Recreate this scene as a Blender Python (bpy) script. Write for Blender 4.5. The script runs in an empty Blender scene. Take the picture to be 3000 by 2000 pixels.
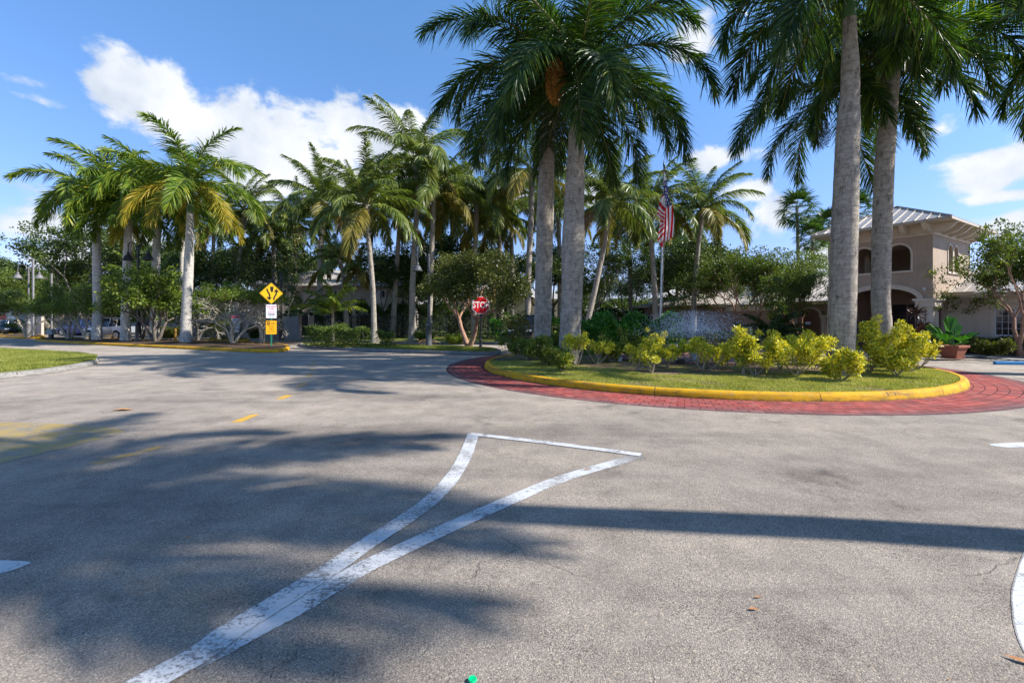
import bpy, math, random
import numpy as np
from mathutils import Vector, Matrix
R = math.radians
# ------------------------------------------------------------ camera, sky, sun
F, HZ, H = 1333.33, 937.0, 1.55          # focal length in photo pixels, horizon row, eye height
C = bpy.context.scene.collection
scn = bpy.context.scene
cam = bpy.data.cameras.new("camera"); cam.sensor_width = 36; cam.lens = 16; cam.shift_y = -63/3000
cam.clip_start = .05; cam.clip_end = 3000
co = bpy.data.objects.new("camera", cam); C.objects.link(co); co.location = (0, 0, H); co.rotation_euler = (R(90), 0, 0)
scn.camera = co
scn.view_settings.view_transform = 'Standard'; scn.view_settings.look = 'None'
scn.view_settings.gamma = 1; scn.view_settings.exposure = 1.03
SAZ, SEL = 99.5, 40.0                     # sun bearing clockwise from +Y, elevation
sd = Vector((math.sin(R(SAZ))*math.cos(R(SEL)), math.cos(R(SAZ))*math.cos(R(SEL)), math.sin(R(SEL))))
sun = bpy.data.lights.new("sun", 'SUN'); sun.energy = 4.7; sun.angle = R(.6); sun.color = (1, .955, .89)
so = bpy.data.objects.new("sun", sun); C.objects.link(so); so.location = (30, -5, 40)
so.rotation_euler = sd.to_track_quat('Z', 'Y').to_euler()

class NT:
    """tiny node helper"""
    def __init__(s, nt): s.nt = nt; s.n = nt.nodes; s.l = nt.links
    def new(s, t, **k):
        n = s.n.new(t)
        for a, b in k.items(): setattr(n, a, b)
        return n
    def put(s, sock, v):
        if isinstance(v, bpy.types.NodeSocket): s.l.new(v, sock)
        elif v is not None:
            if sock.type == 'RGBA' and not hasattr(v, '__len__'): v = (v, v, v, 1)
            if sock.type == 'RGBA' and len(v) == 3: v = (*v, 1)
            sock.default_value = v
    def math(s, op, a, b=None, c=None, clamp=False):
        n = s.new('ShaderNodeMath', operation=op, use_clamp=clamp)
        for i, x in enumerate((a, b, c)): 
            if x is not None: s.put(n.inputs[i], x)
        return n.outputs[0]
    def vmath(s, op, a, b=None):
        n = s.new('ShaderNodeVectorMath', operation=op); s.put(n.inputs[0], a)
        if b is not None: s.put(n.inputs[1], b)
        return n.outputs['Value'] if op in ('LENGTH', 'DOT_PRODUCT') else n.outputs[0]
    def mix(s, f, a, b, bt='MIX'):
        n = s.new('ShaderNodeMix', data_type='RGBA', blend_type=bt); s.put(n.inputs[0], f); s.put(n.inputs[6], a); s.put(n.inputs[7], b)
        return n.outputs[2]
    def noise(s, v, scale, detail=4, rough=.55, dist=0):
        n = s.new('ShaderNodeTexNoise'); s.put(n.inputs['Vector'], v); s.put(n.inputs['Scale'], scale); s.put(n.inputs['Detail'], detail)
        s.put(n.inputs['Roughness'], rough); s.put(n.inputs['Distortion'], dist); return n.outputs[0]
    def rng(s, v, a, b, c=0., d=1., smooth=False):
        n = s.new('ShaderNodeMapRange', clamp=True)
        if smooth: n.interpolation_type = 'SMOOTHSTEP'
        for i, x in enumerate((v, a, b, c, d)): s.put(n.inputs[i], x)
        return n.outputs[0]
    def ramp(s, v, stops):
        n = s.new('ShaderNodeValToRGB'); s.put(n.inputs[0], v); e = n.color_ramp.elements
        while len(e) < len(stops): e.new(.5)
        for i, (p, c) in enumerate(stops): e[i].position = p; e[i].color = (*c, 1) if len(c) == 3 else c
        return n.outputs[0]
    def bump(s, h, dist=.01, strength=1., normal=None):
        n = s.new('ShaderNodeBump'); s.put(n.inputs['Height'], h); s.put(n.inputs['Distance'], dist); s.put(n.inputs['Strength'], strength)
        if normal is not None: s.put(n.inputs['Normal'], normal)
        return n.outputs[0]

world = bpy.data.worlds.new("World"); scn.world = world; world.use_nodes = True
w = NT(world.node_tree); w.n.clear()
sky = w.new('ShaderNodeTexSky', sky_type='NISHITA', sun_disc=False)
sky.sun_elevation = R(SEL); sky.sun_rotation = R(SAZ); sky.air_density = 1.0; sky.dust_density = .35; sky.ozone_density = 2.5; sky.altitude = 0
tc = w.new('ShaderNodeTexCoord').outputs['Generated']
sp = w.new('ShaderNodeSeparateXYZ'); w.put(sp.inputs[0], w.vmath('NORMALIZE', tc))
az = w.math('ARCTAN2', sp.outputs[0], sp.outputs[1]); el = w.math('ARCSINE', sp.outputs[2])
cb = w.new('ShaderNodeCombineXYZ'); w.put(cb.inputs[0], az); w.put(cb.inputs[1], el); ae = cb.outputs[0]
def azel(px, py): return (math.atan((px-1500)/F), math.atan((HZ-py)/math.hypot(F, px-1500)))
CL = [  # bearing/height of each cumulus puff: centre and half-size in photo terms, weight
 (430, 265, 185, 115, 1.1), (540, 350, 200, 110, 1.1), (700, 410, 230, 150, 1.15), (880, 430, 230, 130, 1.15), (1060, 410, 210, 120, 1.1), (1190, 375, 130, 80, 1.1),
 (760, 510, 260, 90, .95), (1010, 530, 280, 90, 1.0), (1180, 500, 200, 90, .95), (1330, 560, 120, 60, .9),
 (2030, 110, 95, 70, 1), (2100, 470, 130, 36, .9), (2180, 560, 90, 45, .9), (1750, 560, 130, 60, .7), (1500, 560, 90, 60, .8),
 (2940, 480, 200, 80, 1.1), (3060, 430, 180, 95, 1.1), (2950, 575, 120, 25, .8), (2960, 665, 200, 60, 1.1), (2240, 640, 120, 60, .8), (2420, 770, 90, 90, .7), (2750, 380, 90, 40, .6),
 (40, 230, 130, 30, .55), (60, 275, 130, 22, .5), (100, 660, 190, 60, .6), (150, 760, 230, 50, .7), (330, 700, 240, 70, .6), (110, 560, 200, 40, .4), (1960, 240, 60, 40, .45), (2000,900,900,60,.6), (600,900,900,50,.5)]
best = None
for (px, py, rx, ry, wt) in CL:
    a0, e0 = azel(px, py); k = math.cos(a0)
    n = w.vmath('SUBTRACT', ae, (a0, e0, 0)); n = w.vmath('MULTIPLY', n, (F/rx*1.0/(k*k), F/ry/k, 0)); ln = w.vmath('LENGTH', n)
    m = w.math('MULTIPLY_ADD', ln, -.5*wt, .5*wt+.0)
    best = m if best is None else w.math('SMOOTH_MAX', best, m, .06)
fb = w.noise(w.vmath('MULTIPLY', ae, (1, 1.35, 1)), 9, 8, .58, .25)
fb2 = w.noise(w.vmath('MULTIPLY', w.vmath('ADD', ae, (5, 3, 0)), (1, 1.6, 1)), 26, 5, .6)
den = w.math('ADD', best, w.math('MULTIPLY', w.math('SUBTRACT', fb, .5), 1.4))
den = w.math('ADD', den, w.math('MULTIPLY', w.math('SUBTRACT', fb2, .5), .28))
cf = w.rng(den, 0.0, .26, 0, 1, True)
shade = w.noise(w.vmath('ADD', ae, (.02, -.035, 0)), 7, 5, .5)
ccol = w.mix(w.rng(w.math('ADD', w.math('MULTIPLY', shade, 1.0), w.math('MULTIPLY', den, .15)), .38, .62), (.50, .57, .68), (.80, .83, .88))
bg1 = w.new('ShaderNodeBackground'); w.put(bg1.inputs[0], w.mix(1., sky.outputs[0], w.mix(w.rng(sp.outputs[2], .0, .55), (.60, .55, .83), (.68, .96, 1.13)), 'MULTIPLY')); bg1.inputs[1].default_value = .116
bg2 = w.new('ShaderNodeBackground'); w.put(bg2.inputs[0], ccol); bg2.inputs[1].default_value = .62
ms = w.new('ShaderNodeMixShader'); w.put(ms.inputs[0], cf); w.put(ms.inputs[1], bg1.outputs[0]); w.put(ms.inputs[2], bg2.outputs[0])
wo = w.new('ShaderNodeOutputWorld'); w.put(wo.inputs[0], ms.outputs[0])

# ------------------------------------------------------------ helpers
def G(px, py, z=0.):
    Y = F*(H-z)/(py-HZ); return Vector(((px-1500)/F*Y, Y, z))
def A(px, py, Y): return Vector(((px-1500)/F*Y, Y, H+(HZ-py)/F*Y))

def wloc(o):
    v = Vector((0, 0, 0))
    while o: v += o.location; o = o.parent
    return v
def tagit(o, label=None, cat=None, group=None, kind=None):
    if label: o['label'] = label
    if cat: o['category'] = cat
    if group: o['group'] = group
    if kind: o['kind'] = kind
    return o
def thing(name, label, cat, loc=(0, 0, 0), rz=0, group=None):
    o = bpy.data.objects.new(name, None); C.objects.link(o); o.location = loc; o.rotation_euler = (0, 0, rz); o.empty_display_size = .2
    return tagit(o, label, cat, group)
def link(name, me, parent=None, loc=(0, 0, 0)):
    o = bpy.data.objects.new(name, me); C.objects.link(o); o.location = loc
    if parent: o.parent = parent
    return o
def arr_mesh(name, V, T, mats, mi=None, smooth=False, uv=None):
    V = np.asarray(V, np.float32); T = np.asarray(T, np.int32); k = T.shape[1]
    me = bpy.data.meshes.new(name); me.vertices.add(len(V)); me.vertices.foreach_set('co', V.ravel())
    me.loops.add(T.size); me.loops.foreach_set('vertex_index', T.ravel()); me.polygons.add(len(T))
    me.polygons.foreach_set('loop_start', np.arange(0, T.size, k, dtype=np.int32))
    if mi is not None: me.polygons.foreach_set('material_index', np.asarray(mi, np.int32))
    me.polygons.foreach_set('use_smooth', np.full(len(T), smooth))
    for m in mats: me.materials.append(m)
    me.update(calc_edges=True)
    if uv is not None:
        l = me.uv_layers.new(name='UVMap'); l.data.foreach_set('uv', np.asarray(uv, np.float32)[T.ravel()].ravel())
    return me

class MB:
    def __init__(s): s.v = []; s.f = []; s.m = []; s.uv = []
    def add(s, vs, fs, mi=0, uv=None):
        b = len(s.v); s.v += [tuple(v) for v in vs]; s.uv += list(uv) if uv else [(0, 0)]*len(vs)
        s.f += [tuple(i+b for i in f) for f in fs]; s.m += [mi]*len(fs); return s
    def box(s, x0, x1, y0, y1, z0, z1, mi=0, M=None):
        vs = [Vector((x, y, z)) for z in (z0, z1) for (x, y) in ((x0, y0), (x1, y0), (x1, y1), (x0, y1))]
        if M is not None: vs = [M @ v for v in vs]
        return s.add(vs, [(3, 2, 1, 0), (4, 5, 6, 7), (0, 1, 5, 4), (1, 2, 6, 5), (2, 3, 7, 6), (3, 0, 4, 7)], mi)
    def tube(s, pts, rad, n=8, mi=0, cap=True, closed=False):
        pts = [Vector(p) for p in pts]
        if not hasattr(rad, '__len__'): rad = [rad]*len(pts)
        vs = []; uv = []; L = 0
        ref = None
        for i, p in enumerate(pts):
            t = (pts[min(i+1, len(pts)-1)]-pts[max(i-1, 0)])
            t = t.normalized() if t.length > 1e-9 else Vector((0, 0, 1))
            if ref is None:
                ref = Vector((1, 0, 0)) if abs(t.x) < .7 else Vector((0, 1, 0))
            a = (ref - t*ref.dot(t))
            a = a.normalized() if a.length > 1e-6 else t.orthogonal().normalized()
            ref = a; b = t.cross(a)
            if i: L += (p-pts[i-1]).length
            for k in range(n):
                q = 2*math.pi*k/n; vs.append(p+(a*math.cos(q)+b*math.sin(q))*rad[i]); uv.append((k/n, L))
        fs = []
        for i in range(len(pts)-1):
            for k in range(n):
                k2 = (k+1) % n; fs.append((i*n+k, i*n+k2, (i+1)*n+k2, (i+1)*n+k))
        if cap: fs.append(tuple(range(n-1, -1, -1))); fs.append(tuple((len(pts)-1)*n+k for k in range(n)))
        return s.add(vs, fs, mi, uv)
    def lathe(s, prof, n=24, c=(0, 0, 0), mi=0):
        vs = []; c = Vector(c)
        for (r, z) in prof:
            for k in range(n):
                q = 2*math.pi*k/n; vs.append(c+Vector((r*math.cos(q), r*math.sin(q), z)))
        fs = []
        for i in range(len(prof)-1):
            for k in range(n):
                k2 = (k+1) % n; fs.append((i*n+k, i*n+k2, (i+1)*n+k2, (i+1)*n+k))
        if prof[0][0] > 1e-4: fs.append(tuple(range(n-1, -1, -1)))
        if prof[-1][0] > 1e-4: fs.append(tuple((len(prof)-1)*n+k for k in range(n)))
        return s.add(vs, fs, mi)
    def prism(s, poly, z0, z1, mi=0, M=None):
        n = len(poly); vs = [Vector((x, y, z0)) for x, y in poly]+[Vector((x, y, z1)) for x, y in poly]
        if M is not None: vs = [M @ v for v in vs]
        fs = [tuple(range(n-1, -1, -1)), tuple(range(n, 2*n))]+[(i, (i+1) % n, n+(i+1) % n, n+i) for i in range(n)]
        return s.add(vs, fs, mi)
    def build(s, name, mats, parent=None, loc=None, smooth=None, local=False, bevel=0):
        if not isinstance(mats, (list, tuple)): mats = [mats]
        off = Vector(loc) if loc is not None else (Vector((0, 0, 0)) if local or parent is None else wloc(parent))
        me = bpy.data.meshes.new(name); me.from_pydata([tuple(Vector(v)-off) for v in s.v], [], s.f)
        for m in mats: me.materials.append(m)
        me.polygons.foreach_set('material_index', s.m)
        l = me.uv_layers.new(name='UVMap'); idx = np.empty(len(me.loops), np.int32); me.loops.foreach_get('vertex_index', idx)
        l.data.foreach_set('uv', np.array(s.uv, np.float32)[idx].ravel())
        if smooth is not None:
            me.polygons.foreach_set('use_smooth', [True]*len(me.polygons)); me.set_sharp_from_angle(angle=R(smooth))
        me.update()
        o = link(name, me, parent, loc if (loc is not None and parent is None) else (0, 0, 0))
        if bevel:
            b = o.modifiers.new('bevel', 'BEVEL'); b.width = bevel; b.segments = 2; b.limit_method = 'ANGLE'
        return o

# ------------------------------------------------------------ materials
MATS = {}
def newmat(name):
    m = bpy.data.materials.new(name); m.use_nodes = True; t = NT(m.node_tree); t.n.clear()
    out = t.new('ShaderNodeOutputMaterial'); b = t.new('ShaderNodeBsdfPrincipled'); t.l.new(b.outputs[0], out.inputs[0])
    MATS[name] = m; return m, t, b, out
def pm(name, c1, c2=None, scale=4, rough=.7, bump=0, bscale=30, metal=0, spec=.4, lo=.35, hi=.65, emit=None, coord='Object'):
    m, t, b, out = newmat(name)
    v = t.new('ShaderNodeTexCoord').outputs['Object'] if coord == 'Object' else t.new('ShaderNodeNewGeometry').outputs['Position']
    col = c1 if c2 is None else t.mix(t.rng(t.noise(v, scale, 6, .6), lo, hi), c1, c2)
    t.put(b.inputs['Base Color'], col); b.inputs['Roughness'].default_value = rough; b.inputs['Metallic'].default_value = metal
    b.inputs['Specular IOR Level'].default_value = spec
    if bump: t.put(b.inputs['Normal'], t.bump(t.noise(v, bscale, 5), bump))
    return m
def leafmat(name, stops, rough=.45, transl=.35, spec=.35, tcol=(1.25, 1.35, .55)):
    m, t, b, out = newmat(name)
    g = t.new('ShaderNodeNewGeometry')
    pos = t.new('ShaderNodeTexCoord').outputs['Object']
    r = t.math('ADD', t.math('MULTIPLY', g.outputs['Random Per Island'], .75), t.math('MULTIPLY', t.math('SUBTRACT', t.noise(pos, .9, 2), .37), .9), clamp=True)
    col = t.ramp(r, stops)
    t.put(b.inputs['Base Color'], col); b.inputs['Roughness'].default_value = rough; b.inputs['Specular IOR Level'].default_value = spec
    tr = t.new('ShaderNodeBsdfTranslucent'); t.put(tr.inputs[0], t.mix(1., col, tcol, 'MULTIPLY'))
    ms = t.new('ShaderNodeMixShader'); ms.inputs[0].default_value = transl
    t.put(ms.inputs[1], b.outputs[0]); t.put(ms.inputs[2], tr.outputs[0]); t.put(out.inputs[0], ms.outputs[0])
    return m

def asphalt_nodes(t):
    p = t.new('ShaderNodeNewGeometry').outputs['Position']
    def vor(scale, feat='F1', out='Color', rnd=1.):
        n = t.new('ShaderNodeTexVoronoi', feature=feat, voronoi_dimensions='3D'); t.put(n.inputs['Vector'], p); n.inputs['Scale'].default_value = scale
        n.inputs['Randomness'].default_value = rnd; return n
    v1 = vor(135); rnd = t.new('ShaderNodeSeparateColor'); t.put(rnd.inputs[0], v1.outputs['Color'])
    v2 = vor(300)
    rnd2 = t.new('ShaderNodeSeparateColor'); t.put(rnd2.inputs[0], v2.outputs['Color'])
    stone = t.ramp(rnd.outputs[0], [(0, (.105, .100, .096)), (.45, (.165, .157, .150)), (.78, (.245, .232, .215)), (.93, (.36, .33, .29)), (1, (.50, .45, .38))])
    fine = t.ramp(rnd2.outputs[0], [(0, (.10, .097, .095)), (1, (.30, .285, .27))])
    col = t.mix(.55, stone, fine)
    gap = t.rng(v1.outputs['Distance'], .50, .85); rough_ = t.rng(t.noise(p, 1.3, 4, .6), .40, .62, .35, .85)
    col = t.mix(t.math('MULTIPLY', gap, rough_), col, (.045, .043, .043))
    big = t.noise(p, .35, 5, .6); mid = t.noise(p, 2.3, 5, .65); spots = t.noise(p, 7, 4, .6)
    col = t.mix(1., col, t.ramp(big, [(.32, (.80, .80, .81)), (.5, (1.0, .99, .98)), (.68, (1.15, 1.13, 1.11))]), 'MULTIPLY')
    lane = t.noise(t.vmath('MULTIPLY', p, (.10, .9, 1)), 1.0, 4, .6, .4)
    col = t.mix(1., col, t.ramp(lane, [(.34, (.76, .75, .75)), (.47, (1, 1, 1)), (.66, (1.10, 1.09, 1.07))]), 'MULTIPLY')
    oil = t.noise(p, .8, 7, .7)
    col = t.mix(1., col, t.ramp(oil, [(.33, (.60, .59, .59)), (.42, (1, 1, 1))]), 'MULTIPLY')
    col = t.mix(1., col, t.ramp(mid, [(.34, (.80, .80, .80)), (.6, (1.07, 1.07, 1.07))]), 'MULTIPLY')
    col = t.mix(1., col, t.ramp(spots, [(.22, (.62, .60, .58)), (.36, (1, 1, 1))]), 'MULTIPLY')
    # long thin cracks
    dn = t.new('ShaderNodeTexNoise'); t.put(dn.inputs['Vector'], p); dn.inputs['Scale'].default_value = 1.6; dn.inputs['Detail'].default_value = 6
    off = t.vmath('MULTIPLY', dn.outputs['Color'], (.9, .9, 0))
    ve = t.new('ShaderNodeTexVoronoi', feature='DISTANCE_TO_EDGE'); t.put(ve.inputs['Vector'], t.vmath('ADD', p, off)); ve.inputs['Scale'].default_value = .22
    crack = t.math('MULTIPLY', t.rng(ve.outputs['Distance'], .0006, .0022, 1, 0), t.rng(t.noise(p, .6, 2), .48, .56))
    col = t.mix(t.math('MULTIPLY', crack, .38), col, (.03, .028, .027))
    h = t.math('ADD', t.math('MULTIPLY', t.math('SUBTRACT', 1., v1.outputs['Distance']), .6), t.math('MULTIPLY', rnd.outputs[1], .5))
    h = t.math('SUBTRACT', h, t.math('MULTIPLY', crack, .8))
    return p, col, h, crack
m, t, b, out = newmat('asphalt')
p, col, h, crk = asphalt_nodes(t)
_s = t.new('ShaderNodeSeparateXYZ'); t.put(_s.inputs[0], p); grazef = t.rng(t.math('ADD', _s.outputs[1], t.math('MULTIPLY', t.noise(p, .25, 3), 5.)), 4., 16.)  # farther asphalt coloured paler, grazing-view brightness put into the base colour
t.put(b.inputs['Base Color'], t.mix(1., col, t.mix(grazef, (1.23, 1.11, .97), (1.72, 1.56, 1.37)), 'MULTIPLY')); t.put(b.inputs['Normal'], t.bump(h, .006, .75)); b.inputs['Roughness'].default_value = .85; b.inputs['Specular IOR Level'].default_value = .3
def paint(name, c, wear=.5, amt=.9, sat=1.):
    m, t, b, out = newmat(name); p, col, h, crk = asphalt_nodes(t)
    n1 = t.noise(p, 55, 5, .7); n2 = t.noise(p, 3.5, 4, .6); n3 = t.noise(t.vmath('MULTIPLY', p, (1., 2.2, 1)), 18, 6, .75)
    f = t.math('ADD', t.math('ADD', t.math('MULTIPLY', n1, .5), t.math('MULTIPLY', n3, .5)), t.math('MULTIPLY', n2, .45))
    f = t.rng(f, wear, wear+.10, 0, amt)
    f = t.math('MULTIPLY', f, t.math('SUBTRACT', 1., t.math('MULTIPLY', crk, .8)))
    su = t.new('ShaderNodeSeparateXYZ'); t.put(su.inputs[0], t.new('ShaderNodeUVMap').outputs[0])
    for ch in (0, 1): f = t.math('MULTIPLY', f, t.rng(t.math('ADD', su.outputs[ch], t.math('MULTIPLY', t.math('SUBTRACT', t.noise(p, 38, 5, .8), .5), 1.1)), .18, .55))
    pc = t.mix(t.noise(p, 9, 5), c, tuple(x*.82 for x in c))
    t.put(b.inputs['Base Color'], t.mix(f, col, pc)); t.put(b.inputs['Normal'], t.bump(h, .005, .55)); b.inputs['Roughness'].default_value = .7
    return m
M_white = paint('white_road_paint', (.53, .535, .54), .64, .96)
M_whiteworn = paint('worn_white_road_paint', (.47, .48, .49), .70, .8)
M_whitenew = paint('fresh_white_road_paint', (.53, .54, .55), .60, .97)
M_yel = paint('yellow_road_paint', (.60, .33, .015), .60, .95)
M_yelworn = paint('faded_yellow_road_paint', (.50, .28, .03), .655, .9)
M_patch = paint('faded_yellow_patch', (.38, .255, .05), .655, .84)

def kerbmat(name, c, c2, dark, joint=3.05, grime=.5):
    m, t, b, out = newmat(name); uv = t.new('ShaderNodeUVMap').outputs[0]
    s = t.new('ShaderNodeSeparateXYZ'); t.put(s.inputs[0], uv); p = t.new('ShaderNodeNewGeometry').outputs['Position']
    fr = t.math('FRACT', t.math('DIVIDE', s.outputs[0], joint)); jn = t.rng(t.math('ABSOLUTE', t.math('SUBTRACT', fr, .5)), .0012, .0035, 1, 0)
    col = t.mix(t.rng(t.noise(p, 3.5, 6, .65), .35, .65), c, c2)
    sm = t.math('MULTIPLY', t.rng(t.noise(t.vmath('MULTIPLY', p, (1, 1, 3)), 2.3, 6, .7), .52, .70), t.rng(s.outputs[1], .12, .3, 1, .15))
    col = t.mix(t.math('MULTIPLY', sm, grime), col, dark)
    # tyre scuffs: short vertical tread prints in patches
    st = t.math('FRACT', t.math('MULTIPLY', s.outputs[0], 11.)); pat = t.rng(t.noise(t.vmath('MULTIPLY', uv, (.55, 0, 0)), 1.0, 2), .60, .63)
    sc = t.math('MULTIPLY', t.math('MULTIPLY', t.rng(st, .45, .5), t.rng(t.noise(p, 14, 3), .40, .5)), pat)
    sc = t.math('MULTIPLY', sc, t.math('MULTIPLY', t.rng(s.outputs[1], .07, .09), t.rng(s.outputs[1], .17, .19, 1, 0)))
    col = t.mix(t.math('MULTIPLY', sc, .75), col, (.07, .05, .03))
    col = t.mix(t.math('MULTIPLY', t.rng(t.noise(p, 13, 7, .8), .57, .61), .7), col, (.30, .25, .17) if grime < .6 or c[0] > .4 else dark)
    rub = t.math('MULTIPLY', t.rng(t.noise(t.vmath('MULTIPLY', uv, (.35, 6, 0)), 1.5, 5, .7), .52, .62), t.rng(s.outputs[1], .04, .08)); col = t.mix(t.math('MULTIPLY', rub, .62), col, (.12, .08, .04))
    col = t.mix(t.math('MULTIPLY', t.rng(t.math('ADD', s.outputs[1], t.math('MULTIPLY', t.math('SUBTRACT', t.noise(p, 6, 4), .5), .09)), .02, .055, 1, 0), .8), col, dark)
    col = t.mix(jn, col, (.03, .025, .02))
    t.put(b.inputs['Base Color'], col); b.inputs['Roughness'].default_value = .8; b.inputs['Specular IOR Level'].default_value = .2
    t.put(b.inputs['Normal'], t.bump(t.math('SUBTRACT', t.noise(p, 28, 6, .6), t.math('MULTIPLY', jn, 2)), .008, .6)); return m
M_ykerb = kerbmat('yellow_painted_concrete', (.60, .32, .006), (.50, .26, .008), (.12, .07, .02), grime=.75)
M_gkerb = kerbmat('grey_concrete_kerb', (.27, .255, .235), (.19, .18, .165), (.10, .09, .08), grime=.75)
M_dkerb = kerbmat('dark_concrete_kerb', (.22, .21, .20), (.15, .145, .14), (.05, .05, .045), grime=.7)

# radial red stamped bricks (UV: arc length, radius)
m, t, b, out = newmat('red_painted_bricks'); uv = t.new('ShaderNodeUVMap').outputs[0]; p = t.new('ShaderNodeNewGeometry').outputs['Position']
sx = t.new('ShaderNodeSeparateXYZ'); t.put(sx.inputs[0], uv)
br = t.new('ShaderNodeTexBrick'); t.put(br.inputs['Vector'], uv)
br.inputs['Color1'].default_value = (.72, .72, .74, 1); br.inputs['Color2'].default_value = (1.25, 1.2, 1.18, 1); br.inputs['Mortar'].default_value = (.16, .12, .12, 1)
br.inputs['Scale'].default_value = 1; br.inputs['Mortar Size'].default_value = .009; br.inputs['Mortar Smooth'].default_value = .3
br.inputs['Brick Width'].default_value = .24; br.inputs['Row Height'].default_value = .19; br.inputs['Bias'].default_value = 0
base = t.mix(t.rng(t.noise(p, 1.6, 6, .6), .35, .65), (.33, .062, .052), (.23, .055, .048))
edge = t.math('ADD', sx.outputs[1], t.math('MULTIPLY', t.math('SUBTRACT', t.noise(p, .8, 4), .5), .35))
base = t.mix(t.rng(edge, 7.6, 8.0), base, (.13, .070, .075))
base = t.mix(t.math('MULTIPLY', t.rng(t.noise(p, 4, 8, .78), .44, .64), .55), base, (.24, .14, .125))
mort = t.rng(br.outputs['Fac'], 0, 1, 1, .25)
jf = t.rng(t.noise(p, 1.1, 3), .20, .45)
col = t.mix(1., base, t.mix(jf, (.95, .95, .95), br.outputs['Color']), 'MULTIPLY')
t.put(b.inputs['Base Color'], col); b.inputs['Roughness'].default_value = .85; b.inputs['Specular IOR Level'].default_value = .15
t.put(b.inputs['Normal'], t.bump(t.math('ADD', t.math('MULTIPLY', br.outputs['Fac'], -1.), t.math('MULTIPLY', t.noise(p, 90, 4), .5)), .008, .8)); M_ring = m

m, t, b, out = newmat('brown_clay_bricks'); uv = t.new('ShaderNodeUVMap').outputs[0]; p = t.new('ShaderNodeNewGeometry').outputs['Position']
br = t.new('ShaderNodeTexBrick'); t.put(br.inputs['Vector'], uv); br.inputs['Color1'].default_value = (.24, .085, .06, 1); br.inputs['Color2'].default_value = (.17, .06, .05, 1)
br.inputs['Mortar'].default_value = (.10, .08, .07, 1); br.inputs['Scale'].default_value = 1; br.inputs['Mortar Size'].default_value = .008
br.inputs['Brick Width'].default_value = .22; br.inputs['Row Height'].default_value = .11
t.put(b.inputs['Base Color'], t.mix(t.noise(p, 5, 4), br.outputs['Color'], (.16, .08, .07))); b.inputs['Roughness'].default_value = .6; M_brick = m

def soilgrass(name, g1, g2, soil, bias=.5, sc=1.3):
    m, t, b, out = newmat(name); p = t.new('ShaderNodeNewGeometry').outputs['Position']
    g = t.mix(t.rng(t.noise(p, 22, 5, .7), .35, .65), g1, g2); s = t.mix(t.rng(t.noise(p, 45, 5, .7), .4, .62), tuple(x*.45 for x in soil), tuple(x*1.5 for x in soil))
    t.put(b.inputs['Base Color'], t.mix(t.rng(t.noise(p, sc, 5, .65), bias-.07, bias+.07), g, s)); b.inputs['Roughness'].default_value = .95; b.inputs['Specular IOR Level'].default_value = .1
    t.put(b.inputs['Normal'], t.bump(t.noise(p, 40, 6, .75), .05, .9)); return m
M_soilg = soilgrass('patchy_lawn_and_mulch', (.24, .24, .05), (.32, .29, .09), (.20, .14, .09), .47)
M_grassd = None
M_mulch = soilgrass('mulch', (.10, .11, .03), (.07, .08, .02), (.10, .065, .045), .38)
M_lawn = soilgrass('lawn', (.15, .18, .035), (.22, .23, .06), (.15, .11, .06), .62)
M_ground = soilgrass('ground', (.06, .085, .02), (.09, .10, .03), (.09, .07, .045), .55)

GRN_R = [(0, (.010, .030, .006)), (.5, (.030, .072, .011)), (.85, (.080, .135, .018)), (1, (.20, .21, .025))]
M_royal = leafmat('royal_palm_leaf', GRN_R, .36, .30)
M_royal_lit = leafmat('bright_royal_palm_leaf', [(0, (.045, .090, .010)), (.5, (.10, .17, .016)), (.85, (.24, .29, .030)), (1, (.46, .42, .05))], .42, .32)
M_royal_yel = leafmat('yellowing_palm_leaf', [(0, (.10, .15, .015)), (.5, (.30, .26, .025)), (.8, (.48, .36, .04)), (1, (.55, .42, .10))], .45, .4)
M_coco = leafmat('coconut_palm_leaf', [(0, (.045, .075, .014)), (.5, (.115, .165, .025)), (.85, (.22, .25, .055)), (1, (.38, .35, .11))], .38, .34, .5)
M_coco_yel = leafmat('old_coconut_leaf', [(0, (.09, .10, .02)), (.5, (.22, .19, .035)), (1, (.40, .29, .07))], .45, .35)
M_fan = leafmat('fan_palm_leaf', [(0, (.02, .05, .012)), (.6, (.05, .11, .02)), (1, (.14, .19, .03))], .4, .3)
M_dkleaf = leafmat('dark_tree_leaf', [(0, (.016, .036, .008)), (.5, (.048, .085, .014)), (.9, (.10, .145, .022)), (1, (.19, .18, .04))], .42, .30, .45)
M_medleaf = leafmat('green_tree_leaf', [(0, (.03, .056, .010)), (.5, (.085, .125, .018)), (.9, (.16, .195, .030)), (1, (.28, .25, .05))], .45, .34)
M_olive = leafmat('olive_tree_leaf', [(0, (.04, .05, .01)), (.5, (.09, .105, .018)), (.9, (.15, .16, .03)), (1, (.26, .20, .06))], .42, .3)
M_limeleaf = leafmat('lime_shrub_leaf', [(0, (.05, .09, .01)), (.5, (.11, .17, .018)), (.85, (.20, .25, .03)), (1, (.34, .24, .08))], .42, .32)
M_hedge = leafmat('hedge_leaf', [(0, (.02, .08, .01)), (.5, (.06, .20, .02)), (.85, (.14, .34, .03)), (1, (.26, .42, .05))], .3, .3, .5)
M_ydull = leafmat('grey_hedge_leaf', [(0, (.03, .05, .03)), (.5, (.07, .10, .06)), (1, (.14, .17, .10))], .4, .3)
M_yellow = leafmat('yellow_variegated_leaf', [(0, (.06, .11, .012)), (.20, (.20, .27, .02)), (.42, (.60, .57, .035)), (.8, (.76, .69, .05)), (1, (.86, .80, .22))], .38, .28, tcol=(1.15, 1.05, .6))
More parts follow.
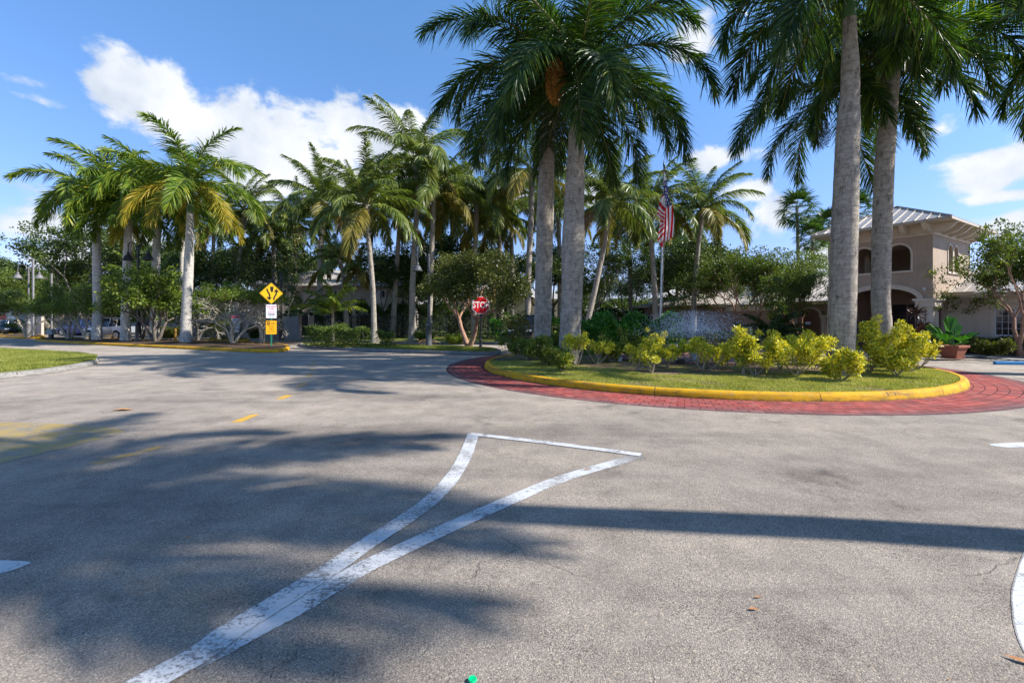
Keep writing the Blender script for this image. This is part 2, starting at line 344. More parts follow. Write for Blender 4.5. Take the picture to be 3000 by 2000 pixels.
M_ygreen = leafmat('yellow_green_leaf', [(0, (.03, .075, .012)), (.4, (.09, .15, .018)), (.7, (.32, .33, .04)), (1, (.62, .54, .09))], .38, .28)
M_redleaf = leafmat('dark_red_leaf', [(0, (.02, .012, .012)), (.6, (.07, .025, .022)), (.9, (.16, .06, .03)), (1, (.30, .16, .03))], .35, .2)
M_grass = leafmat('grass_blade', [(0, (.08, .11, .016)), (.4, (.19, .22, .034)), (.75, (.32, .32, .07)), (1, (.50, .43, .18))], .6, .3, .2)
M_grassd = leafmat('dry_grass_blade', [(0, (.12, .15, .02)), (.4, (.29, .31, .05)), (.7, (.48, .44, .12)), (1, (.62, .53, .26))], .7, .3, .15)
M_dry = leafmat('dry_palm_leaf', [(0, (.16, .07, .03)), (.5, (.32, .17, .07)), (1, (.45, .30, .16))], .7, .2)
M_flower = leafmat('orange_palm_flower', [(0, (.34, .14, .03)), (.5, (.62, .30, .07)), (1, (.75, .42, .14))], .8, .25, .1)
M_fruit = pm('dark_palm_fruit', (.03, .028, .02), (.09, .08, .03), 20, .5)
M_rachis = pm('leaf_stalk', (.14, .17, .035), (.22, .20, .06), 3, .45)
M_shaft = pm('green_crownshaft', (.055, .13, .025), (.085, .16, .04), 1.5, .35, spec=.6)

def barkmat(name, base, light, dark, rings=6., ringc=(.05, .04, .035), rs=.5, spots=1.):
    m, t, b, out = newmat(name); p = t.new('ShaderNodeTexCoord').outputs['Object']
    s = t.new('ShaderNodeSeparateXYZ'); t.put(s.inputs[0], p)
    zz = t.math('ADD', s.outputs[2], t.math('MULTIPLY', t.math('SUBTRACT', t.noise(p, 1.7, 3), .5), .10))
    zz = t.math('ADD', zz, t.math('MULTIPLY', t.math('SUBTRACT', t.noise(t.vmath('MULTIPLY', p, (.2, .2, 1)), 3., 3), .5), .25))
    fr = t.math('FRACT', t.math('MULTIPLY', zz, rings)); ring = t.rng(t.math('ABSOLUTE', t.math('SUBTRACT', fr, .5)), .45, .49, 0, 1)
    brk = t.rng(t.noise(t.vmath('MULTIPLY', p, (.6, .6, 3)), 4, 4), .36, .62)
    col = t.mix(t.rng(t.noise(t.vmath('MULTIPLY', p, (1, 1, 2.2)), 5, 7, .65), .38, .62), base, light)
    col = t.mix(t.math('MULTIPLY', t.rng(t.noise(t.vmath('MULTIPLY', p, (2.6, 2.6, .9)), 3.2, 7, .75), .50, .70), spots), col, dark)
    col = t.mix(t.math('MULTIPLY', t.rng(t.noise(p, 34, 5, .75), .54, .66), .75), col, tuple(min(1, x*1.45) for x in light))
    col = t.mix(t.math('MULTIPLY', t.math('MULTIPLY', ring, t.rng(brk, 0, 1, .35, 1)), rs), col, ringc)
    t.put(b.inputs['Base Color'], col); b.inputs['Roughness'].default_value = .9; b.inputs['Specular IOR Level'].default_value = .2
    hh = t.math('SUBTRACT', t.math('MULTIPLY', t.noise(t.vmath('MULTIPLY', p, (1, 1, .6)), 20, 7, .75), 1.2), t.math('MULTIPLY', ring, .35))
    t.put(b.inputs['Normal'], t.bump(hh, .022, .8)); return m
M_trunk = barkmat('royal_palm_bark', (.26, .225, .175), (.40, .355, .285), (.075, .06, .042), 5.0, rs=.45)
M_trunkl = barkmat('pale_royal_palm_bark', (.36, .33, .29), (.52, .49, .44), (.14, .11, .09), 4.2, rs=.6, spots=.6)
M_trunkc = barkmat('coconut_bark', (.25, .22, .18), (.36, .32, .27), (.08, .065, .05), 9., rs=.6)
M_bark = barkmat('grey_bark', (.12, .10, .08), (.20, .175, .145), (.035, .03, .025), 1., rs=0)
M_barkr = barkmat('reddish_bark', (.28, .15, .095), (.38, .23, .16), (.08, .045, .03), 1., rs=0)
M_barkw = barkmat('pale_bark', (.30, .26, .19), (.48, .43, .33), (.08, .065, .045), 1., rs=0, spots=.7)

# ------------------------------------------------------------ ground, roads
def sheet(name, pts, z, mat, kind='structure', uv=None):
    b = MB(); b.add([(x, y, z) for x, y in pts], [tuple(range(len(pts)))])
    o = b.build(name, mat); tagit(o, kind=kind); return o
sheet('ground', [(-700, -300), (700, -300), (700, 1100), (-700, 1100)], -.06, M_ground)
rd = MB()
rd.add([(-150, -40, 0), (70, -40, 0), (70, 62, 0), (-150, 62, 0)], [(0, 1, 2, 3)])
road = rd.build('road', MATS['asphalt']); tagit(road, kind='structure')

def resample(pts, step, closed):
    pts = [Vector((p[0], p[1], 0)) for p in pts]; 
    if closed: pts.append(pts[0])
    out = []
    for a, b_ in zip(pts[:-1], pts[1:]):
        n = max(1, int((b_-a).length/step)); out += [a.lerp(b_, k/n) for k in range(n)]
    if not closed: out.append(pts[-1])
    return out
def smooth_poly(pts, it=3, closed=True):
    pts = [Vector((p[0], p[1], 0)) for p in pts]
    for _ in range(it):
        q = []; n = len(pts)
        for i in range(n if closed else n-1):
            a, b_ = pts[i], pts[(i+1) % n]; q += [a.lerp(b_, .25), a.lerp(b_, .75)]
        if not closed: q = [pts[0]]+q+[pts[-1]]
        pts = q
    return pts
def inset(pts, d):
    out = []; n = len(pts)
    for i in range(n):
        a = Vector(pts[(i-1) % n]).to_2d(); c = Vector(pts[(i+1) % n]).to_2d(); t_ = (c-a).normalized(); p = Vector(pts[i]).to_2d()
        q = p+Vector((t_.y, -t_.x))*d; out.append((q.x, q.y))
    return out
def kerb(name, pts, mat, closed=True, side=1, h=.15, w_=.17, wob=.006, parent=None):
    """sweep of a rounded kerb; side=+1: the face looks to the left of travel"""
    pts = resample(pts, .35, closed); n = len(pts); prof = [(0.0, -.02, 0), (.02, h*.55, .08), (.045, h*.88, .13), (.08, h, .17), (w_, h+.004, .26), (w_+.03, h-.08, .32)]
    b = MB(); vs = []; uv = []; L = 0; rr = random.Random(5)
    for i in range(n + (1 if closed else 0)):
        j = i % n; p = pts[j]; a = pts[(j-1) % n] if closed or j else p; c = pts[(j+1) % n] if closed or j < n-1 else p
        t_ = (c-a).normalized(); nn = Vector((-t_.y, t_.x, 0))*side
        if i: L += (pts[j]-pts[(i-1) % n]).length
        wv = rr.uniform(-wob, wob)
        for (o, z, v) in prof: vs.append(p-nn*(o+wv)+Vector((0, 0, z))); uv.append((L, v))
    k = len(prof); fs = []
    for i in range(len(vs)//k-1):
        for q in range(k-1):
            f = (i*k+q, i*k+q+1, (i+1)*k+q+1, (i+1)*k+q); fs.append(f if side < 0 else f[::-1])
    b.add(vs, fs, 0, uv)
    if not closed:
        b.add(vs[:k], [tuple(range(k))], 0, [(0.5, .1)]*k); b.add(vs[-k:], [tuple(range(k))[::-1]], 0, [(0.5, .1)]*k)
    o = b.build(name, mat, smooth=40); 
    return tagit(o, kind='structure')
def fill(name, pts, z, mat, mound=0.):
    """raised bed: fan with an inner ring so it can crown a little"""
    pts = [Vector((p[0], p[1], 0)) for p in pts]; c = sum(pts, Vector())/len(pts); b = MB(); n = len(pts)
    rings = [1., .93, .8, .5]; vs = []
    for r_ in rings: vs += [(c.x+(p.x-c.x)*r_, c.y+(p.y-c.y)*r_, z+mound*(1-r_)*2*(1 if r_ > .4 else 1)*.5) for p in pts]
    vs.append((c.x, c.y, z+mound)); fs = []
    for k in range(3):
        for i in range(n): fs.append((k*n+i, k*n+(i+1) % n, (k+1)*n+(i+1) % n, (k+1)*n+i))
    for i in range(n): fs.append((3*n+i, 3*n+(i+1) % n, 4*n))
    b.add(vs, fs); o = b.build(name, mat, smooth=60); return tagit(o, kind='structure')

# the roundabout island
IC, IR = Vector((5.87, 15.4, 0)), 6.8
circ = lambda c, r_, n=120: [(c.x+r_*math.cos(2*math.pi*k/n), c.y+r_*math.sin(2*math.pi*k/n)) for k in range(n)]
b = MB(); n = 180; vs = []; uv = []
rr_ = [6.7, 7.1, 7.5, 8.02]
for k in range(n+1):
    q = 2*math.pi*k/n
    for r_ in rr_: vs.append((IC.x+r_*math.cos(q), IC.y+r_*math.sin(q), .004)); uv.append((q*7.4, r_))
fs = [(k*4+j, k*4+j+1, (k+1)*4+j+1, (k+1)*4+j) for k in range(n) for j in range(3)]
b.add(vs, fs, 0, uv); ring = b.build('paved_ring', M_ring); tagit(ring, kind='structure')
kerb('kerb', circ(IC, IR), M_ykerb, True, side=-1, h=.16)
fill('island_lawn', circ(IC, IR-.16), .135, M_soilg, .10)

# the long median on the left with the royal palms
med = [G(843, 1031), G(760, 1034), G(500, 1021), G(250, 1009), G(120, 1001), G(90, 996)]
mb_ = [G(150, 992), G(300, 997), G(560, 1002), G(700, 1006), G(800, 1013), G(838, 1020)]
medp = [(p.x, p.y) for p in med]+[(p.x, p.y+.6) for p in mb_]
medp = [tuple(v[:2]) for v in smooth_poly(medp, 2)]
kerb('kerb', medp, M_ykerb, True, side=1)
area = sum(medp[i][0]*medp[(i+1) % len(medp)][1]-medp[(i+1) % len(medp)][0]*medp[i][1] for i in range(len(medp)))
fill('median_bed', inset(medp, .12*(1 if area < 0 else -1)), .13, M_mulch, .05)

# second yellow-kerbed median further left, and one behind
def island(name, pix, mkerb, mfill, sm=2, z=.13, mound=.04, h=.15):
    pts = [(G(*p).x, G(*p).y) for p in pix]; pts = [tuple(v[:2]) for v in smooth_poly(pts, sm)]
    ar = sum(pts[i][0]*pts[(i+1) % len(pts)][1]-pts[(i+1) % len(pts)][0]*pts[i][1] for i in range(len(pts)))
    s_ = -1 if ar > 0 else 1
    kerb('kerb', pts, mkerb, True, side=s_, h=h)
    fill(name, inset(pts, .12*(-1 if ar > 0 else 1)), z, mfill, mound); return pts
island('median_bed', [(20, 990), (60, 992), (128, 991), (136, 986), (100, 981), (30, 981), (-60, 983)], M_ykerb, M_mulch)
island('median_bed', [(640, 1000), (700, 1001), (736, 999), (725, 994), (660, 993), (600, 995)], M_ykerb, M_mulch)
lawnL = island('corner_lawn', [(-500, 1170), (-150, 1130), (0, 1111), (110, 1100), (220, 1083), (290, 1068), (292, 1050), (230, 1040), (100, 1031), (0, 1025), (-300, 1020), (-900, 1040)], M_gkerb, M_lawn, z=.14)
strip = island('verge_lawn', [(868, 1014), (905, 1021), (1060, 1029), (1300, 1038), (1440, 1042), (1478, 1037), (1450, 1024), (1330, 1019), (1100, 1012), (960, 1008), (880, 1009)], M_dkerb, M_lawn, z=.13, mound=.05)
back = [G(925, 1001), G(1060, 1004), G(1200, 1007), G(1330, 1009), G(1480, 1009), G(1520, 1003), G(1640, 1000), G(1900, 1001), G(2150, 1003), G(2300, 1004)]
backp = [(p.x, p.y) for p in back]+[(27, 40), (60, 60), (60, 140), (-40, 140), (-26, 62), (-19, 45)]
kerb('kerb', backp[:10], M_dkerb, False, side=-1)
fill('rear_lawn', backp, .12, M_lawn, 0)
leftp = [(-150, 52), (-70, 50), (-45, 47), (-28, 47.5), (-19.2, 45.5), (-26, 62), (-40, 140), (-200, 140)]
kerb('kerb', leftp[:5], M_dkerb, False, side=-1)
fill('far_lawn', leftp, .12, M_lawn, 0)

# painted road marks
def mark(name, pts, mat, z=.003):
    pts = [(G(*p).x, G(*p).y) for p in pts]; a_ = sum(pts[i][0]*pts[(i+1) % len(pts)][1]-pts[(i+1) % len(pts)][0]*pts[i][1] for i in range(len(pts)))
    pts = [tuple(v[:2]) for v in smooth_poly(pts, 1)]; inn = inset(pts, .035*(-1 if a_ > 0 else 1)); n = len(pts); b = MB()
    b.add([(x, y, z) for x, y in pts]+[(x, y, z) for x, y in inn], [(i, (i+1) % n, n+(i+1) % n, n+i) for i in range(n)]+[tuple(range(n, 2*n))], 0, [(0, 0)]*n+[(2, 2)]*n); o = b.build(name, mat)
    return tagit(o, kind='structure')
def stripe(name, pix, wid, mat, z=.003, jag=.003, seed=1, endf=.05):
    c = smooth_poly([G(*p) for p in pix], 3, False); c = resample(c, .04, False); rr = random.Random(seed); vs = []; uv = []
    for i, p in enumerate(c):
        a = c[max(0, i-1)]; d = c[min(len(c)-1, i+1)]; t_ = (d-a).normalized(); nn = Vector((-t_.y, t_.x, 0)); w2 = wid/2
        e_ = min(i, len(c)-1-i)*.04/endf; uv += [(e_, 0), (e_, 2.), (e_, 2.), (e_, 0)]
        w3 = w2+rr.uniform(-jag, jag); vs += [p+nn*w3+Vector((0, 0, z)), p+nn*(w3-.025)+Vector((0, 0, z)), p-nn*(w3-.025)+Vector((0, 0, z)), p-nn*w3+Vector((0, 0, z))]
    b = MB(); b.add(vs, [(4*i+j, 4*i+j+1, 4*i+5+j, 4*i+4+j) for i in range(len(c)-1) for j in range(3)], 0, uv); o = b.build(name, mat); return tagit(o, kind='structure')
stripe('road_marking', [(1387, 1270), (1365, 1335), (1323, 1405), (1262, 1469), (1170, 1533), (1065, 1598), (980, 1660), (878, 1724), (773, 1788), (668, 1852), (590, 1915), (430, 2000), (250, 2095)], .165, M_white, .005, seed=1)
stripe('road_marking', [(1878, 1334), (1755, 1368), (1628, 1406), (1500, 1462), (1339, 1533), (1212, 1592), (1116, 1637), (1056, 1665), (958, 1726), (850, 1790), (730, 1850), (655, 1893), (560, 1940)], .16, M_white, .003, seed=2, endf=.9)
stripe('road_marking', [(1374, 1271), (1600, 1296), (1880, 1333)], .135, M_white, .007, seed=3)
stripe('road_marking', [(1370, 1300), (1345, 1350), (1300, 1408), (1236, 1472), (1140, 1536), (1040, 1598)], .05, M_whiteworn, .0015, .012, seed=4)
stripe('road_marking', [(270, 1360), (470, 1308)], .15, M_yelworn)
for a_, b_ in (((690, 1237), (748, 1214)), ((818, 1169), (848, 1157))): stripe('road_marking', [a_, b_], .16, M_yel)
for a_, b_ in (((874, 1134), (893, 1122)), ((902, 1102), (912, 1095)), ((912, 1084), (918, 1080)), ((915, 1070), (920, 1066)), ((917, 1060), (921, 1057))): stripe('road_marking', [a_, b_], .15, M_yelworn)
mark('road_marking', [(-260, 1230), (0, 1236), (180, 1240), (392, 1258), (300, 1285), (150, 1322), (0, 1357), (-200, 1400), (-500, 1420)], M_patch)
mark('road_marking', [(-190, 1640), (-60, 1638), (60, 1641), (104, 1645), (60, 1664), (0, 1682), (-120, 1712), (-220, 1700)], M_whitenew)
mark('road_marking', [(2882, 1301), (2960, 1296), (3000, 1295), (3120, 1292), (3130, 1308), (3000, 1311), (2940, 1311)], M_whitenew)
jag = random.Random(9)
lft = [(3000, 1610), (2985, 1650), (2972, 1690), (2960, 1735), (2963, 1780), (2966, 1820), (2978, 1866), (3000, 1915), (3040, 1950), (3160, 1950), (3160, 1600), (3040, 1590)]
mark('road_marking', lft, M_whitenew)
stripe('road_marking', [(-40, 1137), (130, 1118), (260, 1105)], .05, M_whiteworn, .003, .005)

# ------------------------------------------------------------ foliage makers
rng = np.random.default_rng(7)
def unit(v): return v/np.maximum(np.linalg.norm(v, axis=-1, keepdims=True), 1e-9)
def leaves(P, size, r, elong=1.8, up=.4, jitter=.35, out=None):
    """one folded diamond leaf per point"""
    P = np.asarray(P); n = len(P); d = r.normal(size=(n, 3)); d[:, 2] += up*.3
    if out is not None: d = d+out*1.2
    d = unit(d); nn = r.normal(size=(n, 3)); nn[:, 2] += up*2.; nn = unit(nn-d*np.sum(nn*d, 1, keepdims=True)); s = np.cross(d, nn)
    L = (size*(1+r.uniform(-jitter, jitter, n)))[:, None]; W = L/elong*.5
    V = np.empty((n, 4, 3)); V[:, 0] = P; V[:, 1] = P+d*L*.45+s*W+nn*W*.35; V[:, 2] = P+d*L; V[:, 3] = P+d*L*.45-s*W+nn*W*.35
    base = (np.arange(n)*4)[:, None]; T = np.concatenate([base+[0, 1, 2], base+[0, 2, 3]])
    return V.reshape(-1, 3), T
def merge(parts):
    Vs = []; Ts = []; M = []; o = 0
    for i, pr in enumerate(parts):
        V, T = pr[:2]; Vs.append(V); Ts.append(np.asarray(T)+o); M.append(np.full(len(T), pr[2] if len(pr) > 2 else 0)); o += len(V)
    return np.concatenate(Vs), np.concatenate(Ts), np.concatenate(M)
def tube_arr(pts, rad, n=5):
    b = MB(); b.tube(pts, rad, n, cap=False); V = np.array(b.v); T = []
    for f in b.f: T += [(f[0], f[1], f[2]), (f[0], f[2], f[3])]
    return V, np.array(T)

FR = {}
def frond(kind, e0, e1, L, seed, mat, nl=None, wm=1.):
    key = (kind, e0, e1, L, seed, mat.name)
    if key in FR: return FR[key]
    r = np.random.default_rng(seed); S = 26; s = np.linspace(0, 1, S); ang = np.radians(e0+(e1-e0)*s**1.25)
    st = L/(S-1); x = np.concatenate([[0], np.cumsum(np.cos(ang[:-1])*st)]); z = np.concatenate([[0], np.cumsum(np.sin(ang[:-1])*st)])
    sway = r.uniform(-.12, .12)*L*s**2
    pts = np.stack([x, sway, z], 1)
    if kind == 'royal': N, s0, ll, wd = nl or 195, .08, 1.06, .038
    else: N, s0, ll, wd = nl or 120, .15, 1.02, .050
    wd *= wm; parts = []; rach = tube_arr([Vector(p) for p in pts[::3]]+[Vector(pts[-1])], list(np.linspace(.045 if kind == 'royal' else .035, .006, len(pts[::3])+1)), 5)
    parts.append((*rach, 1))
    for side in (-1, 1):
        t = s0+(1-s0)*(np.arange(N)+r.uniform(-.4, .4, N))/N; t = np.clip(t, s0, .995)
        P = np.stack([np.interp(t, s, pts[:, i]) for i in range(3)], 1); a = np.interp(t, s, ang)
        tan = np.stack([np.cos(a), 0*a, np.sin(a)], 1); nor = np.stack([-np.sin(a), 0*a, np.cos(a)], 1); sd_ = np.array([0, side, 0.])
        fw = np.radians(28+42*t**1.5+r.normal(0, 5, N))
        lift = r.normal(.15, .34, N) if kind == 'royal' else r.normal(.10, .12, N)
        d = unit(np.cos(fw)[:, None]*sd_+np.sin(fw)[:, None]*tan+lift[:, None]*nor)
        env = np.minimum(1, .45+(t-s0)*4)*(1-.62*t**3.2); l = (ll*env*(1+r.normal(0, .08, N)))*L/4.6
        g = (.26+.22*r.random(N))*l if kind == 'royal' else (.50+.25*r.random(N))*l
        wv = unit(tan*.9+nor*r.normal(0, .5, N)[:, None]-d*np.sum(tan*d, 1, keepdims=True))*wd*.5
        V = np.empty((N, 7, 3))
        for k, (q, ww) in enumerate(((0, .6), (.35, 1.), (.7, .75))):
            c = P+d*(l*q)[:, None]; c[:, 2] -= g*q*q; V[:, 2*k] = c-wv*ww; V[:, 2*k+1] = c+wv*ww
        c = P+d*l[:, None]; c[:, 2] -= g; V[:, 6] = c
        bs = (np.arange(N)*7)[:, None]; T = np.concatenate([bs+q for q in ([0, 1, 3], [0, 3, 2], [2, 3, 5], [2, 5, 4], [4, 5, 6])])
        parts.append((V.reshape(-1, 3), T, 0))
    V, T, M = merge(parts); me = arr_mesh('frond', V, T, [mat, M_rachis], M); FR[key] = me; return me
def fanleaf(L, seed, mat):
    key = ('fan', L, seed)
    if key in FR: return FR[key]
    r = np.random.default_rng(seed); parts = [(*tube_arr([Vector((0, 0, 0)), Vector((L*.5, 0, L*.06)), Vector((L*.95, 0, 0))], [.02, .015, .01], 4), 1)]
    N = 34; th = np.linspace(-2.0, 2.0, N)+r.normal(0, .03, N); P = np.tile([L*.9, 0, 0], (N, 1)); d = np.stack([np.cos(th), np.sin(th), .12+.1*np.cos(th*9)], 1); d = unit(d)
    l = L*(.85+.1*r.random(N)); V = np.empty((N, 7, 3)); wv = np.stack([-np.sin(th), np.cos(th), 0*th], 1)*.036*L
    for k, (q, ww) in enumerate(((0, .15), (.5, 1.), (.8, .5))):
        c = P+d*(l*q)[:, None]; c[:, 2] -= .35*l*q**3; V[:, 2*k] = c-wv*ww; V[:, 2*k+1] = c+wv*ww
    c = P+d*l[:, None]; c[:, 2] -= .45*l; V[:, 6] = c
    bs = (np.arange(N)*7)[:, None]; T = np.concatenate([bs+q for q in ([0, 1, 3], [0, 3, 2], [2, 3, 5], [2, 5, 4], [4, 5, 6])]); parts.append((V.reshape(-1, 3), T, 0))
    V, T, M = merge(parts); me = arr_mesh('frond', V, T, [mat, M_rachis], M); FR[key] = me; return me

def trunk_mb(pts, rads, n=20, rough=.02, seed=1, bands=0):
    """resampled, slightly irregular trunk"""
    P = [Vector(p) for p in pts]; rr = random.Random(seed); out = []; rad = []
    for i in range(len(P)-1):
        k = max(2, int((P[i+1]-P[i]).length/.22))
        for j in range(k):
            f = j/k; f2 = f*f*(3-2*f); out.append(P[i].lerp(P[i+1], f)); rad.append((rads[i]*(1-f2)+rads[i+1]*f2)*(1+rr.uniform(-rough, rough)))
    out.append(P[-1]); rad.append(rads[-1]); b = MB(); b.tube(out, rad, n); return b
def palm(kind, name, label, cat, pts, rads, fronds, L, group=None, shaft=None, barkm=None, seed=1, leafm=None, yelm=None, nyel=0, nl=None, wm=1.):
    """pts: trunk points from base to the bottom of the crownshaft"""
    base = Vector(pts[0]); root = thing(name, label, cat, base, 0, group); rr = random.Random(seed)
    trunk_mb(pts, rads, 20 if kind == 'royal' else 12, seed=seed).build('trunk', barkm or M_trunk, root, smooth=50)
    top = Vector(pts[-1]); dirn = (Vector(pts[-1])-Vector(pts[-2])).normalized()
    if kind == 'royal':
        sl = shaft or 1.3; q = [top-dirn*.03, top+dirn*.12, top+dirn*sl*.5, top+dirn*sl]
        b = MB(); b.tube(q, [rads[-1]*1.06, rads[-1]*1.12, rads[-1]*.8, rads[-1]*.42], 16); b.build('crownshaft', M_shaft, root, smooth=60); hub = top+dirn*sl*.97
    else: hub = top
    leafm = leafm or (M_royal if kind == 'royal' else M_coco); yelm = yelm or (M_royal_yel if kind == 'royal' else M_coco_yel)
    N = len(fronds)
    for i, fr in enumerate(fronds):
        e0, e1, azd = fr[:3]; sc = fr[3] if len(fr) > 3 else 1.
        yel = (len(fr) > 4 and fr[4])
        me = frond(kind, e0, e1, L, (i*7+int(e0)) % 5+1, M_dry if yel == 2 else (yelm if yel else leafm), nl, wm)
        o = link('frond', me, root, hub-base-Vector((0, 0, .12*(i/N)*(1 if kind == 'royal' else 1.5)))); o.rotation_euler = (rr.uniform(-.22, .22), 0, R(azd)); s_ = sc*rr.uniform(.93, 1.05); o.scale = (s_, s_, s_)
    return root, hub
def crown_set(n, seed, az0=0, up=2, low=.35, hang=True, yel=0):
    """n fronds (base angle, tip angle, bearing): younger ones upright, old ones hanging"""
    rr = random.Random(seed); out = []; ga = 137.5
    for i in range(n):
        f = i/(n-1); e0 = 78-108*f**.85 if hang else 80-70*f; e1 = e0-(60+60*min(1, f*1.6)); e0 = round(e0/6)*6; e1 = max(-88, round(e1/6)*6)
        out.append((e0, e1, az0+ga*i+rr.uniform(-14, 14), .85+.2*math.sin(math.pi*min(1, f+.2)), i >= n-yel))
    return out

# ------------------------------------------------------------ broadleaf trees
def grow_tree(seed, depth=5, spread=.55, first=.32, nstem=1, upb=.25, seglen=1., kids=(2, 3), taper=.72, r0=.16, lens=.74):
    rr = random.Random(seed); tubes = []; tips = []
    def rec(p, d, L, r_, dep):
        pts = [p]; rad = [r_]; q = p; dd = d
        for k in range(3):
            dd = (dd+Vector((rr.gauss(0, .16), rr.gauss(0, .16), rr.gauss(0, .08)+upb*.12))).normalized(); q = q+dd*L/3; pts.append(q); rad.append(r_*(1-(1-taper)*(k+1)/3))
        tubes.append((pts, rad, dep))
        if dep == 0: tips.append((q, dd)); return
        if dep <= 2: tips.append((pts[2], dd))
        nk = rr.randint(*kids)
        ph = rr.uniform(0, 6.28)
        for k in range(nk):
            ax = dd.orthogonal().normalized(); ax.rotate(Matrix.Rotation(ph+6.283*k/nk+rr.uniform(-.5, .5), 3, dd)); ang = spread*rr.uniform(.65, 1.35)
            nd = (dd*math.cos(ang)+ax*math.sin(ang)+Vector((0, 0, upb*.4))).normalized()
            rec(q, nd, L*lens*rr.uniform(.8, 1.2), rad[-1]*(.8 if k == 0 else .66), dep-1)
    for s_ in range(nstem):
        a = 6.283*s_/max(1, nstem)+rr.uniform(-.4, .4); t_ = 0 if nstem == 1 else rr.uniform(.25, .6)
        rec(Vector((.06*math.cos(a), .06*math.sin(a), 0)), Vector((math.cos(a)*t_, math.sin(a)*t_, 1)).normalized(), seglen, r0, depth)
    return tubes, tips
TPL = {}
def tree_tpl(key, seed, height, width, leafm, barkm, nleaf=14000, lsize=.16, clump=.55, mindep=1, topleaf=None, **kw):
    tubes, tips = grow_tree(seed, **kw); r = np.random.default_rng(seed)
    P = np.array([tuple(p) for p, d in tips]); zs = P[:, 2].max(); xs = np.percentile(np.abs(P[:, :2]), 92)
    sz = (height-clump*.6)/zs; sx = (width/2-clump*.4)/xs; S = Vector((sx, sx, sz))
    b = MB()
    for pts, rad, dep in tubes:
        if dep >= mindep: b.tube([Vector((p.x*sx, p.y*sx, p.z*sz)) for p in pts], [max(.009, q*(sx+sz)/2*1.) for q in rad], 10 if dep > 3 else (6 if dep > 1 else 4), cap=False)
    tme = b.build('trunk', barkm, local=True, smooth=60).data
    P = P*[sx, sx, sz]; n = len(P); per = max(1, nleaf//n); keep = r.random(n) > .06
    if topleaf is not None: keep &= P[:, 2] > topleaf*height
    P = P[keep]; n = len(P); per = max(1, nleaf//n)
    cs = clump*r.uniform(.5, 1.25, n); off = r.normal(size=(n, per, 3)); off = off/np.linalg.norm(off, axis=2, keepdims=True)*(r.random((n, per, 1))**.45)
    Q = P[:, None, :]+off*cs[:, None, None]*[1, 1, .62]; Q = Q.reshape(-1, 3)
    V, T = leaves(Q, lsize, r, out=off.reshape(-1, 3)*.5); cme = arr_mesh('crown', V, T, [leafm])
    TPL[key] = (tme, cme)
def tree_tpl2(key, *a, **k):
    before = set(bpy.data.objects); tree_tpl(key, *a, **k)
    for o in set(bpy.data.objects)-before: bpy.data.objects.remove(o)
def put_tree(key, name, label, cat, loc, rz=0, sc=(1, 1, 1), group=None):
    root = thing(name, label, cat, loc, 0, group); t_, c_ = TPL[key]
    for nm, me in (('trunk', t_), ('crown', c_)):
        o = link(nm, me, root); o.rotation_euler = (0, 0, rz); o.scale = sc
    return root
tree_tpl2('dark1', 3, 10, 9, M_dkleaf, M_bark, 20000, .20, .85, depth=5, spread=.5, seglen=2.6, r0=.17, nstem=2, kids=(2, 3))
tree_tpl2('dark2', 11, 10, 8, M_dkleaf, M_bark, 18000, .20, .80, depth=5, spread=.6, seglen=2.2, r0=.16, nstem=3, kids=(2, 3))
tree_tpl2('thin1', 21, 10, 8, M_dkleaf, M_bark, 10000, .17, .55, depth=5, spread=.45, seglen=2.8, r0=.13, nstem=3, kids=(2, 3))
tree_tpl2('mid1', 5, 9, 9, M_medleaf, M_bark, 20000, .18, .85, depth=5, spread=.55, seglen=2.0, r0=.16, nstem=2, kids=(2, 3))
tree_tpl2('weep', 6, 9, 10, M_medleaf, M_bark, 24000, .22, 1.1, depth=5, spread=.8, seglen=1.4, r0=.16, nstem=2, kids=(2, 3))
tree_tpl2('olive', 9, 4.6, 5.6, M_olive, M_barkr, 26000, .115, .50, depth=5, spread=.62, seglen=.95, r0=.085, nstem=2, kids=(2, 3))
tree_tpl2('crape', 15, 5.5, 5.4, M_medleaf, M_barkr, 16000, .12, .42, depth=5, spread=.6, seglen=1.3, r0=.085, nstem=3, kids=(2, 3))
tree_tpl2('lime', 17, 4.0, 3.6, M_limeleaf, M_bark, 9000, .14, .42, depth=4, spread=.6, seglen=.8, r0=.07, nstem=4, kids=(2, 3))
tree_tpl2('topiary', 19, 3.2, 4.2, M_limeleaf, M_barkw, 12000, .085, .32, mindep=0, topleaf=.70, depth=6, spread=.62, seglen=.75, r0=.075, nstem=4, kids=(2, 3), upb=.05)
tree_tpl2('topiaryg', 23, 3.2, 4.0, M_limeleaf, M_barkw, 15000, .10, .32, mindep=0, topleaf=.45, depth=6, spread=.62, seglen=.75, r0=.075, nstem=3, kids=(2, 3), upb=.05)

